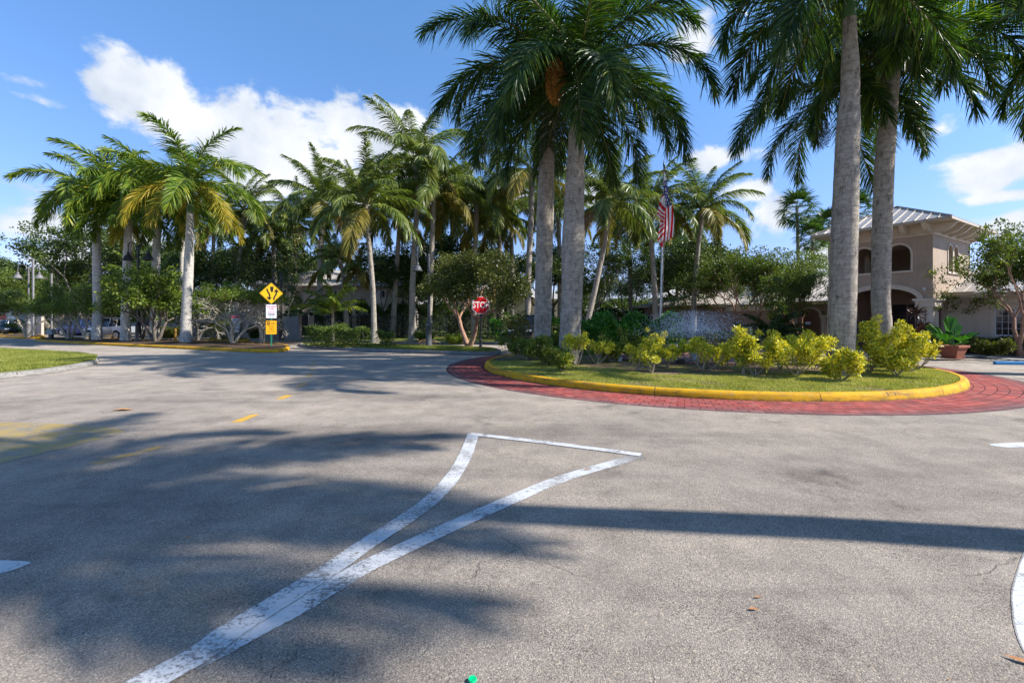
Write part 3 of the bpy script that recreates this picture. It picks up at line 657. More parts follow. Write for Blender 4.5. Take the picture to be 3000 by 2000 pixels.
def bush(name, label, cat, loc, w_, h, leafm, stemm, seed, nst=5, per=90, ls=.085, cl=.15, group=None, low=.3, dense=3):
    """gangly shrub: a few thin bowed stems, leaf tufts stacked along their upper parts"""
    r = np.random.default_rng(seed); rr = random.Random(seed); root = thing(name, label, cat, loc, 0, group); b = MB(); C_ = []
    def stem(p0, a, rad, hh, r0, stack):
        e = p0+Vector((math.cos(a)*rad, math.sin(a)*rad, hh)); bow = p0.lerp(e, .45)+Vector((math.cos(a)*rad*.22, math.sin(a)*rad*.22, -hh*.14))
        pts = []
        for k in range(7): f = k/6; pts.append(p0*(1-f)**2+bow*2*f*(1-f)+e*f*f)
        b.tube(pts, [r0*(1-.6*k/6) for k in range(7)], 5)
        for k in range(stack): f = 1-k*rr.uniform(.11, .2); f = max(low, f); C_.append((p0*(1-f)**2+bow*2*f*(1-f)+e*f*f+Vector((rr.uniform(-.05, .05), rr.uniform(-.05, .05), rr.uniform(0, .06))), rr.uniform(.75, 1.2)*(1 if k else .85)))
        return pts
    for i in range(nst):
        a = 6.283*i/nst+rr.uniform(-.6, .6); rad = w_/2*rr.uniform(.2, 1.); hh = h*rr.uniform(.62, 1.)*(1-.3*(rad/(w_/2)))
        pts = stem(Vector((rr.uniform(-.04, .04), rr.uniform(-.04, .04), 0)), a, rad, hh-cl*.3, .017, rr.randint(dense, dense+2))
        for k in range(rr.randint(1, 3)): q = pts[rr.randint(2, 4)]; stem(q, a+rr.uniform(-1.6, 1.6), w_*rr.uniform(.12, .32), max(.1, min(h-q.z-cl*.4, h*rr.uniform(.2, .55))), .010, rr.randint(max(1, dense-1), dense))
    b.build('stem', stemm, root, local=True, smooth=60)
    P = np.array([tuple(c[0]) for c in C_]); sz = cl*np.array([c[1] for c in C_]); n = len(P)
    off = r.normal(size=(n, per, 3)); off /= np.linalg.norm(off, axis=2, keepdims=True); Q = P[:, None]+off*sz[:, None, None]*(r.random((n, per, 1))**.45)*[1, 1, .85]; Q[..., 2] = np.maximum(Q[..., 2], .05)
    V, T = leaves(Q.reshape(-1, 3), ls, r, 2.4, out=off.reshape(-1, 3)+[0, 0, .25]); V[:, 2] = np.maximum(V[:, 2], .02)
    link('foliage', arr_mesh('foliage', V, T, [leafm]), root); return root
def hedge(name, label, cat, path, wid, h, leafm, seed, dens=520, ls=.11, z=.13, group=None, core=None):
    """clipped hedge: leaves on an uneven box-like body along a path"""
    r = np.random.default_rng(seed); P = [Vector((p[0], p[1], 0)) for p in path]; base = P[0].copy(); base.z = z; root = thing(name, label, cat, base, 0, group)
    Q = []; O = []
    for a, c in zip(P[:-1], P[1:]):
        L = (c-a).length; t_ = (c-a)/L; nn = Vector((-t_.y, t_.x, 0)); n = int(dens*L*(wid+2*h)*.5)
        s_ = r.random(n)*L; k = r.random(n); u = r.uniform(-1, 1, n); bump = 1+.12*np.sin(s_*2.1+seed)+.10*np.sin(s_*5.3+2)+r.normal(0, .05, n)
        top = k < wid/(wid+2*h)*1.15; lat = np.where(top, u*wid/2, np.sign(u)*wid/2*(1-.25*r.random(n)**2)); hz = np.where(top, h*(1-.12*(np.abs(u)**3)), h*r.random(n)**.8)*bump
        lat = lat*(1+.10*np.sin(s_*3.7+hz*5)); pos = np.array([[a.x, a.y, z]])+s_[:, None]*np.array(t_)+lat[:, None]*np.array(nn); pos[:, 2] = z+np.maximum(.03, hz-.06*r.random(n)); Q.append(pos)
        o = np.where(top[:, None], np.array([[0, 0, 1.]]), np.sign(u)[:, None]*np.array(nn)[None]); O.append(o)
    Q = np.concatenate(Q)-np.array(base); V, T = leaves(Q, ls, r, 2.1, out=np.concatenate(O)*.7)
    link('foliage', arr_mesh('foliage', V, T, [leafm]), root)
    b = MB()
    for a, c in zip(P[:-1], P[1:]):
        t_ = (c-a).normalized(); nn = Vector((-t_.y, t_.x, 0)); w2 = wid*.36
        for q in np.arange(.15, (c-a).length, .28):
            p = a+t_*q; b.tube([(p.x, p.y, z), (p.x+.05, p.y+.03, z+h*.5), (p.x-.1, p.y, z+h*.85)], [.018, .014, .006], 4)
    b.build('stem', M_bark, root, smooth=60)
    return root

def blades(name, poly, n, z, hgt, seed, mat, mask=None, wide=.010):
    """short grass inside a polygon"""
    r = np.random.default_rng(seed); P = np.array([(p[0], p[1]) for p in poly]); lo = P.min(0); hi = P.max(0); pts = np.empty((0, 2))
    while len(pts) < n:
        q = lo+(hi-lo)*r.random((n*2, 2)); ins = np.zeros(len(q), bool); j = len(P)-1
        for i in range(len(P)):
            c = ((P[i, 1] > q[:, 1]) != (P[j, 1] > q[:, 1])) & (q[:, 0] < (P[j, 0]-P[i, 0])*(q[:, 1]-P[i, 1])/(P[j, 1]-P[i, 1]+1e-12)+P[i, 0]); ins ^= c; j = i
        q = q[ins]
        if mask is not None: q = q[mask(q, r)]
        pts = np.concatenate([pts, q])
        if len(q) == 0: break
    pts = pts[:n]; n = len(pts); a = r.random(n)*6.283; h = hgt*r.uniform(.5, 1.3, n); zz = z(pts) if callable(z) else np.full(n, z)
    B = np.column_stack([pts, zz]); s = np.column_stack([np.cos(a), np.sin(a), 0*a])*wide; tip = B+np.column_stack([r.normal(0, .5, n)*h, r.normal(0, .5, n)*h, h])
    V = np.stack([B-s, B+s, tip], 1).reshape(-1, 3); T = np.arange(n*3).reshape(-1, 3)
    o = link(name, arr_mesh(name, V, T, [mat])); tagit(o, kind='stuff'); return o

# ------------------------------------------------------------ the clubhouse
def stucco(name, c1, c2):
    m, t, b, out = newmat(name); p = t.new('ShaderNodeTexCoord').outputs['Object']
    col = t.mix(t.rng(t.noise(p, 1.4, 6, .6), .35, .65), c1, c2)
    st = t.rng(t.noise(t.vmath('MULTIPLY', p, (5, 5, .35)), 1.6, 5, .65), .52, .72); col = t.mix(t.math('MULTIPLY', st, .30), col, tuple(x*.55 for x in c1))
    t.put(b.inputs['Base Color'], col); b.inputs['Roughness'].default_value = .92; b.inputs['Specular IOR Level'].default_value = .2
    t.put(b.inputs['Normal'], t.bump(t.math('ADD', t.noise(p, 70, 5, .7), t.math('MULTIPLY', t.noise(p, 9, 4), 1.5)), .008, .8)); return m
M_stucco = stucco('tan_stucco', (.42, .325, .255), (.36, .28, .215))
M_stucco2 = stucco('beige_stucco', (.58, .50, .41), (.52, .45, .37))
M_trim = pm('cream_trim', (.62, .54, .44), (.54, .46, .37), 2.5, .8, .002, 40)
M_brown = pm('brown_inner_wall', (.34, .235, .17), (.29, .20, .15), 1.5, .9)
M_roof = pm('tan_metal_roof', (.34, .30, .26), (.29, .255, .225), .8, .38, spec=.5)
M_seam = pm('roof_seam', (.42, .37, .31), None, rough=.35)
M_dark = pm('dark_opening', (.012, .010, .010), (.02, .016, .015), 3, .6)
M_glass = pm('dark_window_glass', (.012, .014, .018), (.03, .03, .035), 1.5, .06, spec=.8)
M_wframe = pm('white_window_frame', (.62, .63, .64), None, rough=.5)
M_gutter = pm('beige_gutter', (.45, .38, .29), (.40, .33, .26), 2, .5)

def arcpts(cx, w_, zs, zt, n=14):
    a = w_/2; return [(cx-a*math.cos(math.pi*k/n), zs+(zt-zs)*math.sin(math.pi*k/n)) for k in range(n+1)]
def wallpanel(b, M, x0, x1, z0, z1, ops, th, mi=0):
    """ops: (cx, width, z_bottom, z_spring, z_top). wall in local x,z; y from 0 to th"""
    ops = sorted(ops); cuts = [x0]
    def quad(pts, flip=False):
        for y, f in ((0, False), (th, True)):
            vs = [M @ Vector((x, y, z)) for x, z in pts]; b.add(vs, [tuple(range(len(pts)))[::-1 if f else 1]], mi)
    def rev(p, q): b.add([M @ Vector((p[0], 0, p[1])), M @ Vector((q[0], 0, q[1])), M @ Vector((q[0], th, q[1])), M @ Vector((p[0], th, p[1]))], [(0, 1, 2, 3)], mi)
    cur = x0
    for (cx, w_, zb, zs, zt) in ops:
        a, c = cx-w_/2, cx+w_/2; quad([(cur, z0), (a, z0), (a, z1), (cur, z1)])
        if zb > z0+1e-3: quad([(a, z0), (c, z0), (c, zb), (a, zb)]); rev((a, zb), (c, zb))
        ap = arcpts(cx, w_, zs, zt)
        for p, q in zip(ap[:-1], ap[1:]): quad([p, q, (q[0], z1), (p[0], z1)]); rev(p, q)
        rev((a, zb), (a, zs)); rev((c, zb), (c, zs)); cur = c
    quad([(cur, z0), (x1, z0), (x1, z1), (cur, z1)])
    for x in (x0, x1): rev((x, z0), (x, z1))
    rev((x0, z1), (x1, z1)); rev((x0, z0), (x1, z0))
def band(b, M, cx, w_, zb, zs, zt, bw=.11, y0=-.035, y1=.06, sill=True, legs=True):
    """moulding round an arched opening"""
    ap = arcpts(cx, w_, zs, zt, 20); ao = arcpts(cx, w_+2*bw, zs, zt+bw, 20)
    if legs: ap = [(cx-w_/2, zb)]+ap+[(cx+w_/2, zb)]; ao = [(cx-w_/2-bw, zb)]+ao+[(cx+w_/2+bw, zb)]
    n = len(ap); vs = []
    for (p, q) in zip(ap, ao): vs += [M @ Vector((p[0], y0, p[1])), M @ Vector((q[0], y0, q[1])), M @ Vector((q[0], y1, q[1])), M @ Vector((p[0], y1, p[1]))]
    fs = []
    for i in range(n-1):
        for k in range(4): fs.append((4*i+k, 4*i+(k+1) % 4, 4*i+4+(k+1) % 4, 4*i+4+k))
    fs += [(0, 1, 2, 3), (4*n-1, 4*n-2, 4*n-3, 4*n-4)]; b.add(vs, fs)
    if sill: b.box(cx-w_/2-bw-.03, cx+w_/2+bw+.03, y0-.03, y1-.003, zb-.09, zb-.001, M=M)
def roofplane(bm_, bs, E0, E1, up, T, ka=None, kb=None, sp=.42, th=.05):
    """E0->E1 eave, 'up' slope vector per metre of horizontal run; T run length; ka/kb hip slopes (run per metre) or None"""
    E0, E1 = Vector(E0), Vector(E1); L = (E1-E0).length; s_ = (E1-E0)/L; up = Vector(up)
    def tm(s):
        t_ = T
        if ka is not None: t_ = min(t_, s*ka)
        if kb is not None: t_ = min(t_, (L-s)*kb)
        return t_
    brk = sorted({0, L}|({T/ka} if ka else set())|({L-T/kb} if kb else set()))
    poly = [E0, E1]+[E0+s_*q+up*tm(q) for q in reversed(brk)]
    out = []
    for p in poly:
        if not out or (p-out[-1]).length > 1e-3: out.append(p)
    if (out[0]-out[-1]).length < 1e-3: out.pop()
    n = len(out); d = Vector((0, 0, -th)); bm_.add(out+[p+d for p in out], [tuple(range(n)), tuple(range(2*n-1, n-1, -1))]+[(i, n+i, n+(i+1) % n, (i+1) % n) for i in range(n)])
    nrm = s_.cross(up).normalized(); q = sp/2
    while q < L-.05:
        t_ = tm(q)
        if t_ > .15:
            a = E0+s_*q; c = a+up*(t_-.03); w2 = s_*.016; h = nrm*.045
            bs.add([a-w2-nrm*.01, a+w2-nrm*.01, a+w2+h, a-w2+h, c-w2-nrm*.01, c+w2-nrm*.01, c+w2+h, c-w2+h], [(0, 1, 2, 3), (7, 6, 5, 4), (0, 4, 5, 1), (1, 5, 6, 2), (2, 6, 7, 3), (3, 7, 4, 0)])
        q += sp
BO = Vector((19.7, 21.3, 0)); BR = math.atan2(.5287, .8488)
club = thing('clubhouse', 'tan stucco clubhouse with square entrance tower and metal hip roofs', 'building', BO, BR)
I4 = Matrix.Identity(4)
MF = Matrix(((0, 1, 0, 0), (1, 0, 0, 0), (0, 0, 1, 0), (0, 0, 0, 1)))            # x->v, y->u : front-left face at u=0
def MU(u): return Matrix.Translation((u, 0, 0)) @ MF
def MV(v, flip=False): return Matrix.Translation((0, v, 0)) @ (Matrix.Diagonal((1, -1, 1, 1)) if flip else I4)
TU, TV = 5.5, 4.0
b = MB()
ZW = 5.6; w1 = [(1.30, .98, 3.95, 4.75, 5.24), (2.75, .98, 3.95, 4.75, 5.24)]; w2 = [(2.35, .66, 3.92, 4.92, 5.25), (3.18, .66, 3.92, 4.92, 5.25)]
arch = (2.0, 2.9, 2.50, 2.52, 3.12)
wallpanel(b, MU(0), 0, TV, 2.5, ZW, w1, .25)
# main arch cut: lower strip replaced
b = MB()
wallpanel(b, MU(0), 0, TV, 2.5, 3.45, [arch], .25); wallpanel(b, MU(0), 0, TV, 3.45, ZW, w1, .25)
wallpanel(b, MV(0), .25, TU, 2.5, ZW, w2, .25)
wallpanel(b, MV(0), 2.05, TU, 0, 2.5, [], .25)
wallpanel(b, MU(TU-.25), 0, TV, 2.5, ZW, [], .25); wallpanel(b, MV(TV-.25), .25, TU, 2.5, ZW, w2[1:], .25)
b.build('tower_wall', M_stucco, club, local=True)
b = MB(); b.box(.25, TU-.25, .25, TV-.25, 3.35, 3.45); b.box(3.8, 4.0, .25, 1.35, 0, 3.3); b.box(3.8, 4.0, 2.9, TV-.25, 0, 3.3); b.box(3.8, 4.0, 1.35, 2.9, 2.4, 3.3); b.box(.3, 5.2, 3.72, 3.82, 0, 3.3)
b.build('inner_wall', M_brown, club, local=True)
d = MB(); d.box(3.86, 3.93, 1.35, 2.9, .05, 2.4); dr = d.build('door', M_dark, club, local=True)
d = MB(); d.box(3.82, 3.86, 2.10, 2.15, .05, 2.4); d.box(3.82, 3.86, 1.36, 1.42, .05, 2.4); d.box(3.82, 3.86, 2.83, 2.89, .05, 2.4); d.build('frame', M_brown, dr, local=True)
def mold(nm, f, parent=club, mat=M_trim):
    q = MB(); f(q); return q.build(nm, mat, parent, local=True)
mold('arch_moulding', lambda q: (band(q, MU(0), arch[0], arch[1], 2.5, 2.52, 3.12, .2, -.07, .05, False, False), band(q, MU(0), arch[0], arch[1]+.36, 2.5, 2.52, 3.3, .05, -.10, -.02, False, False)))
for wv in w1: mold('window_frame', lambda q: band(q, MU(0), *wv, bw=.085))
for wv in w2: mold('window_frame', lambda q: band(q, MV(0), *wv, bw=.07))
for wv in w2[1:]: mold('window_frame', lambda q: band(q, MV(TV, True), *wv, bw=.07))
# entablatures, columns, plinths at the corners
for ebox in ((-.10, .95, -.10, .62), (-.10, .6, 3.38, 4.10)):
  def entab(q):
    for (u0, u1, v0, v1) in (ebox,):
        q.box(u0, u1, v0, v1, 2.22, 2.42); q.box(u0-.05, u1+.05, v0-.05, v1+.05, 2.42, 2.47); q.box(u0-.09, u1+.09, v0-.09, v1+.09, 2.47, 2.56); q.box(u0-.03, u1+.03, v0-.03, v1+.03, 2.17, 2.22)
  mold('entablature', entab)
for (u, v) in ((.14, .14), (.14, .52-.06), (.72, .14), (.14, 3.56), (.14, 3.9)):
    q = MB(); q.lathe([(.20, .46), (.20, .52), (.175, .55), (.165, .6), (.165, .62), (.15, 1.9), (.148, 2.04), (.17, 2.06), (.17, 2.09), (.19, 2.12), (.20, 2.17)], 20, (u, v, 0)); q.build('column', M_trim, club, local=True, smooth=35)
def plinth(q):
    for (u0, u1, v0, v1) in ((-.08, .95, -.08, .70), (-.08, .4, 3.3, 4.08)): q.box(u0, u1, v0, v1, 0, .42); q.box(u0-.03, u1+.03, v0-.03, v1+.03, .42, .46)
mold('plinth', plinth)
# frieze, brackets, soffit, roof
mold('frieze', lambda q: (q.box(-.03, TU+.03, -.03, TV+.03, ZW+.002, 6.06), q.box(-.06, TU+.06, -.06, TV+.06, ZW-.04, ZW+.06)))
def bracket(u, v, du, dv):
    q = MB(); pr = [(0, 0), (.80, 0), (.80, -.04), (.74, -.10), (.66, -.20), (.52, -.31), (.36, -.38), (.18, -.41), (.0, -.44)]
    d_ = Vector((du, dv, 0)); s_ = Vector((-dv, du, 0)); n = len(pr); zt = 6.055
    vs = [Vector((u, v, zt))+d_*x+Vector((0, 0, z))-s_*.09 for x, z in pr]+[Vector((u, v, zt))+d_*x+Vector((0, 0, z))+s_*.09 for x, z in pr]
    q.add(vs, [tuple(range(n)), tuple(range(2*n-1, n-1, -1))]+[(i, n+i, n+(i+1) % n, (i+1) % n) for i in range(n)]); q.build('bracket', M_trim, club, local=True)
for v in (.12, .95, 2.0, 3.05, 3.88): bracket(-.03, v, -1, 0)
for u in (.12, 1.2, 2.2, 3.3, 4.4, 5.38): bracket(u, -.03, 0, -1)
O_ = .85; ez = 6.15
b = MB(); b.box(-O_+.02, TU+O_-.02, -O_+.02, TV+O_-.02, 6.062, 6.11); b.build('soffit', M_trim, club, local=True)
bm_, bs = MB(), MB(); u0, u1, v0, v1 = -O_, TU+O_, -O_, TV+O_; T = (v1-v0)/2; sl = 1.36/T
roofplane(bm_, bs, (u0, v1, ez), (u0, v0, ez), (1, 0, sl), T, 1, 1); roofplane(bm_, bs, (u1, v0, ez), (u1, v1, ez), (-1, 0, sl), T, 1, 1)
roofplane(bm_, bs, (u0, v0, ez), (u1, v0, ez), (0, 1, sl), T, 1, 1); roofplane(bm_, bs, (u1, v1, ez), (u0, v1, ez), (0, -1, sl), T, 1, 1)
tr = bm_.build('tower_roof', M_roof, club, local=True); bs.build('seam', M_seam, tr, local=True)
b = MB(); b.box(u0-.03, u1+.03, v0-.03, v0+.05, 6.04, 6.16); b.box(u0-.03, u1+.03, v1-.05, v1+.03, 6.04, 6.16); b.box(u0-.03, u0+.05, v0+.05, v1-.05, 6.04, 6.16); b.box(u1-.05, u1+.03, v0+.05, v1-.05, 6.04, 6.16)
for (c0, c1) in (((u0, v0), (u0+T, v0+T)), ((u1, v0), (u1-T, v0+T)), ((u0, v1), (u0+T, v1-T)), ((u1, v1), (u1-T, v1-T))): b.tube([(c0[0], c0[1], ez+.02), (c1[0], c1[1], ez+1.38)], .05, 6)
b.tube([(u0+T, v0+T, ez+1.38), (u1-T, v0+T, ez+1.38)], .05, 6)
b.build('gutter', M_gutter, tr, local=True)
# right wing
b = MB(); wallpanel(b, MU(2.05), -16, 0-.002, 0, 2.62, [(-2.26, 1.34, .81, 2.08, 2.081), (-6.2, 1.6, .81, 2.08, 2.081)], .2); b.box(2.25, 12, -16, -15.8, 0, 3.0); b.box(12, 12.2, -16, 0, 0, 2.7); b.build('wing_wall', M_stucco2, club, local=True)
mold('cornice', lambda q: (q.box(1.98, 2.1, -16, -.003, 2.36, 2.52), q.box(1.93, 2.1, -16, -.003, 2.52, 2.60), q.box(1.42, 2.1, -16, -.003, 2.60, 2.65)))
def window(vc, wd, z0, z1, u=2.05):
    q = MB()
    for (a, c) in ((vc-wd/2, vc-wd/2+.05), (vc+wd/2-.05, vc+wd/2), (vc-.035, vc+.035)): q.box(u+.05, u+.11, a, c, z0, z1)
    q.box(u+.05, u+.11, vc-wd/2+.05, vc+wd/2-.05, z0, z0+.06); q.box(u+.05, u+.11, vc-wd/2+.05, vc+wd/2-.05, z1-.05, z1); f = q.build('window', M_wframe, club, local=True)
    q = MB(); q.box(u+.085, u+.095, vc-wd/2+.051, vc-.036, z0+.06, z1-.05); q.box(u+.085, u+.095, vc+.036, vc+wd/2-.051, z0+.06, z1-.05); q.build('pane', M_glass, f, local=True)
    q = MB()
    for s_ in (-1, 1):
        a, c = (vc-wd/2+.05, vc-.035) if s_ < 0 else (vc+.035, vc+wd/2-.05)
        for k in (1, 2): x = a+(c-a)*k/3; q.box(u+.072, u+.082, x-.008, x+.008, z0+.06, z1-.05)
        for k in (1, 2, 3): z = z0+.06+(z1-z0-.11)*k/4; q.box(u+.074, u+.084, a, c, z-.008, z+.008)
    q.build('glazing_bar', M_wframe, f, local=True)
    q = MB(); q.box(u-.05, u+.06, vc-wd/2-.08, vc+wd/2+.08, z0-.08, z0-.003)
    q.box(u-.03, u+.02, vc-wd/2-.12, vc-wd/2-.002, z0, z1+.12); q.box(u-.03, u+.02, vc+wd/2+.002, vc+wd/2+.12, z0, z1+.12); q.box(u-.03, u+.02, vc-wd/2, vc+wd/2, z1+.003, z1+.12); q.build('sill', M_trim, f, local=True)
window(-2.26, 1.34, .81, 2.08); window(-6.2, 1.6, .81, 2.08)
bm_, bs = MB(), MB(); sl = .295
roofplane(bm_, bs, (1.40, -.002, 2.79), (1.40, -17, 2.79), (1, 0, sl), 6.0, None, 1.); roofplane(bm_, bs, (13.4, -17, 2.79), (13.4, -.002, 2.79), (-1, 0, sl), 6.0, 1., None)
roofplane(bm_, bs, (1.40, -17, 2.79), (13.4, -17, 2.79), (0, 1, sl), 6.0, 1, 1)
wr = bm_.build('wing_roof', M_roof, club, local=True); bs.build('seam', M_seam, wr, local=True)
b = MB(); b.box(1.30, 1.42, -17, -.004, 2.66, 2.80); b.box(1.42, 1.5, -17, -.004, 2.652, 2.74); b.box(1.24, 1.40, -1.1, -.006, 2.70, 2.87)
b.add([(1.5, -.004, 2.8), (5.4, -.004, 3.95), (5.4, -.004, 4.1), (1.5, -.004, 2.95), (1.5, -.16, 2.8), (5.4, -.16, 3.95), (5.4, -.16, 4.1), (1.5, -.16, 2.95)], [(0, 1, 2, 3), (7, 6, 5, 4), (3, 2, 6, 7), (0, 3, 7, 4), (1, 5, 6, 2)])
b.build('gutter', M_gutter, wr, local=True)
# left wing with its arcade
lops = [(5.9, 1.3, .02, 1.83, 2.30), (7.75, 1.3, .02, 1.83, 2.30)]
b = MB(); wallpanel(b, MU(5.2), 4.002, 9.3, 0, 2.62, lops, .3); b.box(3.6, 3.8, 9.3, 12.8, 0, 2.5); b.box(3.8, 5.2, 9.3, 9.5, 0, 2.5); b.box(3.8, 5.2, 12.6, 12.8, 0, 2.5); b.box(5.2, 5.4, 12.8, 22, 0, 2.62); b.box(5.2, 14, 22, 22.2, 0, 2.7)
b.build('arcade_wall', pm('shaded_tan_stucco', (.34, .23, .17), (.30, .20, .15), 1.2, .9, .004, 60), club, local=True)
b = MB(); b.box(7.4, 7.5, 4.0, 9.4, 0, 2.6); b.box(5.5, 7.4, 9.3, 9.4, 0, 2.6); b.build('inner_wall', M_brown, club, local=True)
for o_ in lops: mold('arch_moulding', lambda q: band(q, MU(5.2), *o_, bw=.12, legs=False, sill=False))
for v in (5.05, 6.83, 8.6):
    q = MB(); q.box(5.1, 5.3, v-.26, v+.26, 1.70, 1.83); q.box(5.06, 5.34, v-.30, v+.30, 1.83, 1.88); q.lathe([(.17, 0), (.17, .3), (.14, .35), (.13, 1.6), (.17, 1.70)], 16, (5.06, v, 0)); q.build('column', M_trim, club, local=True, smooth=35)
mold('cornice', lambda q: (q.box(3.55, 3.602, 9.25, 12.85, 2.2, 2.45), q.box(3.5, 3.604, 9.2, 12.9, 2.45, 2.55)))
bm_, bs = MB(), MB()
roofplane(bm_, bs, (4.6, 23, 2.79), (4.6, 4.003, 2.79), (1, 0, .30), 7.4, 1., None); roofplane(bm_, bs, (19.4, 4.003, 2.79), (19.4, 23, 2.79), (-1, 0, .30), 7.4, None, 1.)
roofplane(bm_, bs, (19.4, 23, 2.79), (4.6, 23, 2.79), (0, -1, .30), 7.4, 1., 1.); roofplane(bm_, bs, (3.3, 13.1, 2.66), (3.3, 9.0, 2.66), (1, 0, .3), 2.0, 1., 1.)
lr = bm_.build('wing_roof', M_roof, club, local=True); bs.build('seam', M_seam, lr, local=True)
b = MB(); b.box(4.5, 4.62, 4.004, 23, 2.67, 2.79); b.build('gutter', M_gutter, lr, local=True)
b = MB(); b.box(6.6, 6.9, 6.3, 6.55, 3.35, 3.62); b.build('vent', M_seam, lr, local=True, bevel=.02)
b = MB(); b.box(-.22, -.05, .22, .32, 2.98, 3.07); b.box(-.08, 0, .25, .29, 2.9, 3.0); cm = b.build('security_camera', M_wframe, club, local=True, bevel=.01)
for rz_, (u, v, w0) in enumerate(((5.0, 7.3, 0),)):
    pass

# entrance walk, planting bed
def loc2w(u, v): return (BO.x+.8488*u-.5286*v, BO.y+.5287*u+.8489*v)
M_pave = pm('pale_concrete_paving', (.30, .28, .27), (.24, .225, .215), 2.5, .85, .01, 30)
def wsheet(name, loc_, z, mat, z0=None):
    p = [loc2w(*q) for q in loc_]; bb = MB()
    if z0 is None: bb.add([(x, y, z) for x, y in p], [tuple(range(len(p)))])
    else: bb.prism(p[::-1], z0, z)
    o = bb.build(name, mat); return tagit(o, kind='structure')
wsheet('walkway', [(-2.5, -1.4), (-1.7, 6), (3.8, 6), (3.8, .6), (1.05, .6), (1.05, -.2), (.35, -1.4)], .016, M_pave)
wsheet('walkway', [(-2.1, -1.4), (.35, -1.4), (.2, -4.5), (-1.2, -9), (-3.0, -9)], .014, M_pave)
wsheet('planting_bed', [(1.1, -.2), (2.05, -.2), (2.05, -14), (-.9, -14), (-.3, -4.6), (.5, -1.4)], .09, M_mulch, -.02)
wsheet('planting_bed', [(4.4, 4.2), (5.2, 4.2), (5.2, 5.1), (4.6, 9.2), (3.5, 9.4), (3.5, 22), (.8, 22), (1.4, 12), (3.3, 6.0)], .09, M_mulch, -.02)
M_blue = pm('blue_painted_concrete', (.02, .19, .46), (.03, .24, .50), 6, .55, .004, 40)
w0 = G(2917, 1068); b = MB(); b.prism([(0, 0), (1.83, 0), (1.80, .15), (.03, .15)], 0, .11); wst = b.build('wheel_stop', M_blue, None, loc=None, local=True, bevel=.02); wst.location = w0; wst.rotation_euler = (0, 0, R(-7))
tagit(wst, 'blue painted concrete wheel stop on the road before the clubhouse window', 'wheel stop')

# ------------------------------------------------------------ royal palms
RP = 'royal palms on the roundabout'
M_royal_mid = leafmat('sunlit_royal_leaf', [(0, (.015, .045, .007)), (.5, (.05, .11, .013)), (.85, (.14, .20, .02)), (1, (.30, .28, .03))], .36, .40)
def tp(pix, Y, wpx): 
    """trunk from pixel centre line + pixel widths"""
    P = [A(px, py, Y) for px, py in pix]; k = F/math.hypot(F, pix[0][0]-1500); return P, [w_/2/F*Y*k for w_ in wpx]
def shift_base(P, z=.14): P[0].z = z; return P
Pt, r_ = tp([(1664, 1062), (1668, 1030), (1676, 850), (1679, 740), (1682, 600), (1689, 400), (1692, 318)], 15.2, [74, 64, 62, 68, 60, 48, 42])
pA, hA = palm('royal', 'royal_palm', 'stout grey royal palm with an orange flower brush, right-hand one of the roundabout pair', 'palm tree', shift_base(Pt), r_, crown_set(23, 3, 20), 5.2, RP, 1.25, seed=3)
Pt, r_ = tp([(1588, 1030), (1590, 950), (1594, 760), (1598, 600), (1604, 400), (1608, 310)], 17.6, [56, 50, 50, 50, 44, 36])
pB, hB = palm('royal', 'royal_palm', 'slimmer grey royal palm, left-hand one of the pair on the roundabout', 'palm tree', shift_base(Pt), r_, crown_set(23, 4, 75), 5.4, RP, 1.6, seed=4)
Pt, r_ = tp([(2470, 1102), (2468, 1060), (2470, 960), (2476, 700), (2481, 500), (2484, 400), (2491, 250), (2489, 52)], 11.45, [84, 78, 78, 78, 76, 74, 58, 42])
palm('royal', 'royal_palm', 'thickest royal palm, lichen-spotted, standing in front of the clubhouse on the roundabout', 'palm tree', shift_base(Pt), r_, crown_set(15, 6, 5), 4.6, RP, 1.35, seed=6)
Pt, r_ = tp([(2590, 1062), (2588, 1000), (2580, 880), (2583, 700), (2590, 500), (2597, 400), (2613, 250), (2620, 190)], 14.9, [64, 60, 60, 62, 62, 58, 46, 38])
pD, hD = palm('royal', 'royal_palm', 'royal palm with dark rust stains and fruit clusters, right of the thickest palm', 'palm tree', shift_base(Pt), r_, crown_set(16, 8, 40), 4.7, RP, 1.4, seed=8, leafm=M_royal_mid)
Pt, r_ = tp([(2440, 1045), (2442, 950), (2452, 700), (2464, 450), (2470, 330)], 17.8, [44, 40, 40, 38, 34])
pE, hE = palm('royal', 'royal_palm', 'rear royal palm whose trunk hides behind the thickest one, low spreading fronds', 'palm tree', shift_base(Pt), r_, crown_set(17, 10, 10), 5.3, RP, 1.2, seed=10)
Pt = [Vector((17.0, 12.6, 0)), Vector((17.1, 12.6, 5)), Vector((16.9, 12.5, 9.0))]
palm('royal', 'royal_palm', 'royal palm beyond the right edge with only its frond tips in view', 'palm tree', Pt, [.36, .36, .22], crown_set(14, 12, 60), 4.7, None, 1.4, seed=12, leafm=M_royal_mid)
Pt = [Vector((8.78, 2.40, 0)), Vector((8.8, 2.32, 5.5)), Vector((8.76, 2.0, 9.9))]
palm('royal', 'royal_palm', 'royal palm out of view at the right, casting the long trunk shadow on the asphalt', 'palm tree', Pt, [.24, .21, .15], crown_set(20, 14, 30), 3.5, None, 1.3, seed=14)
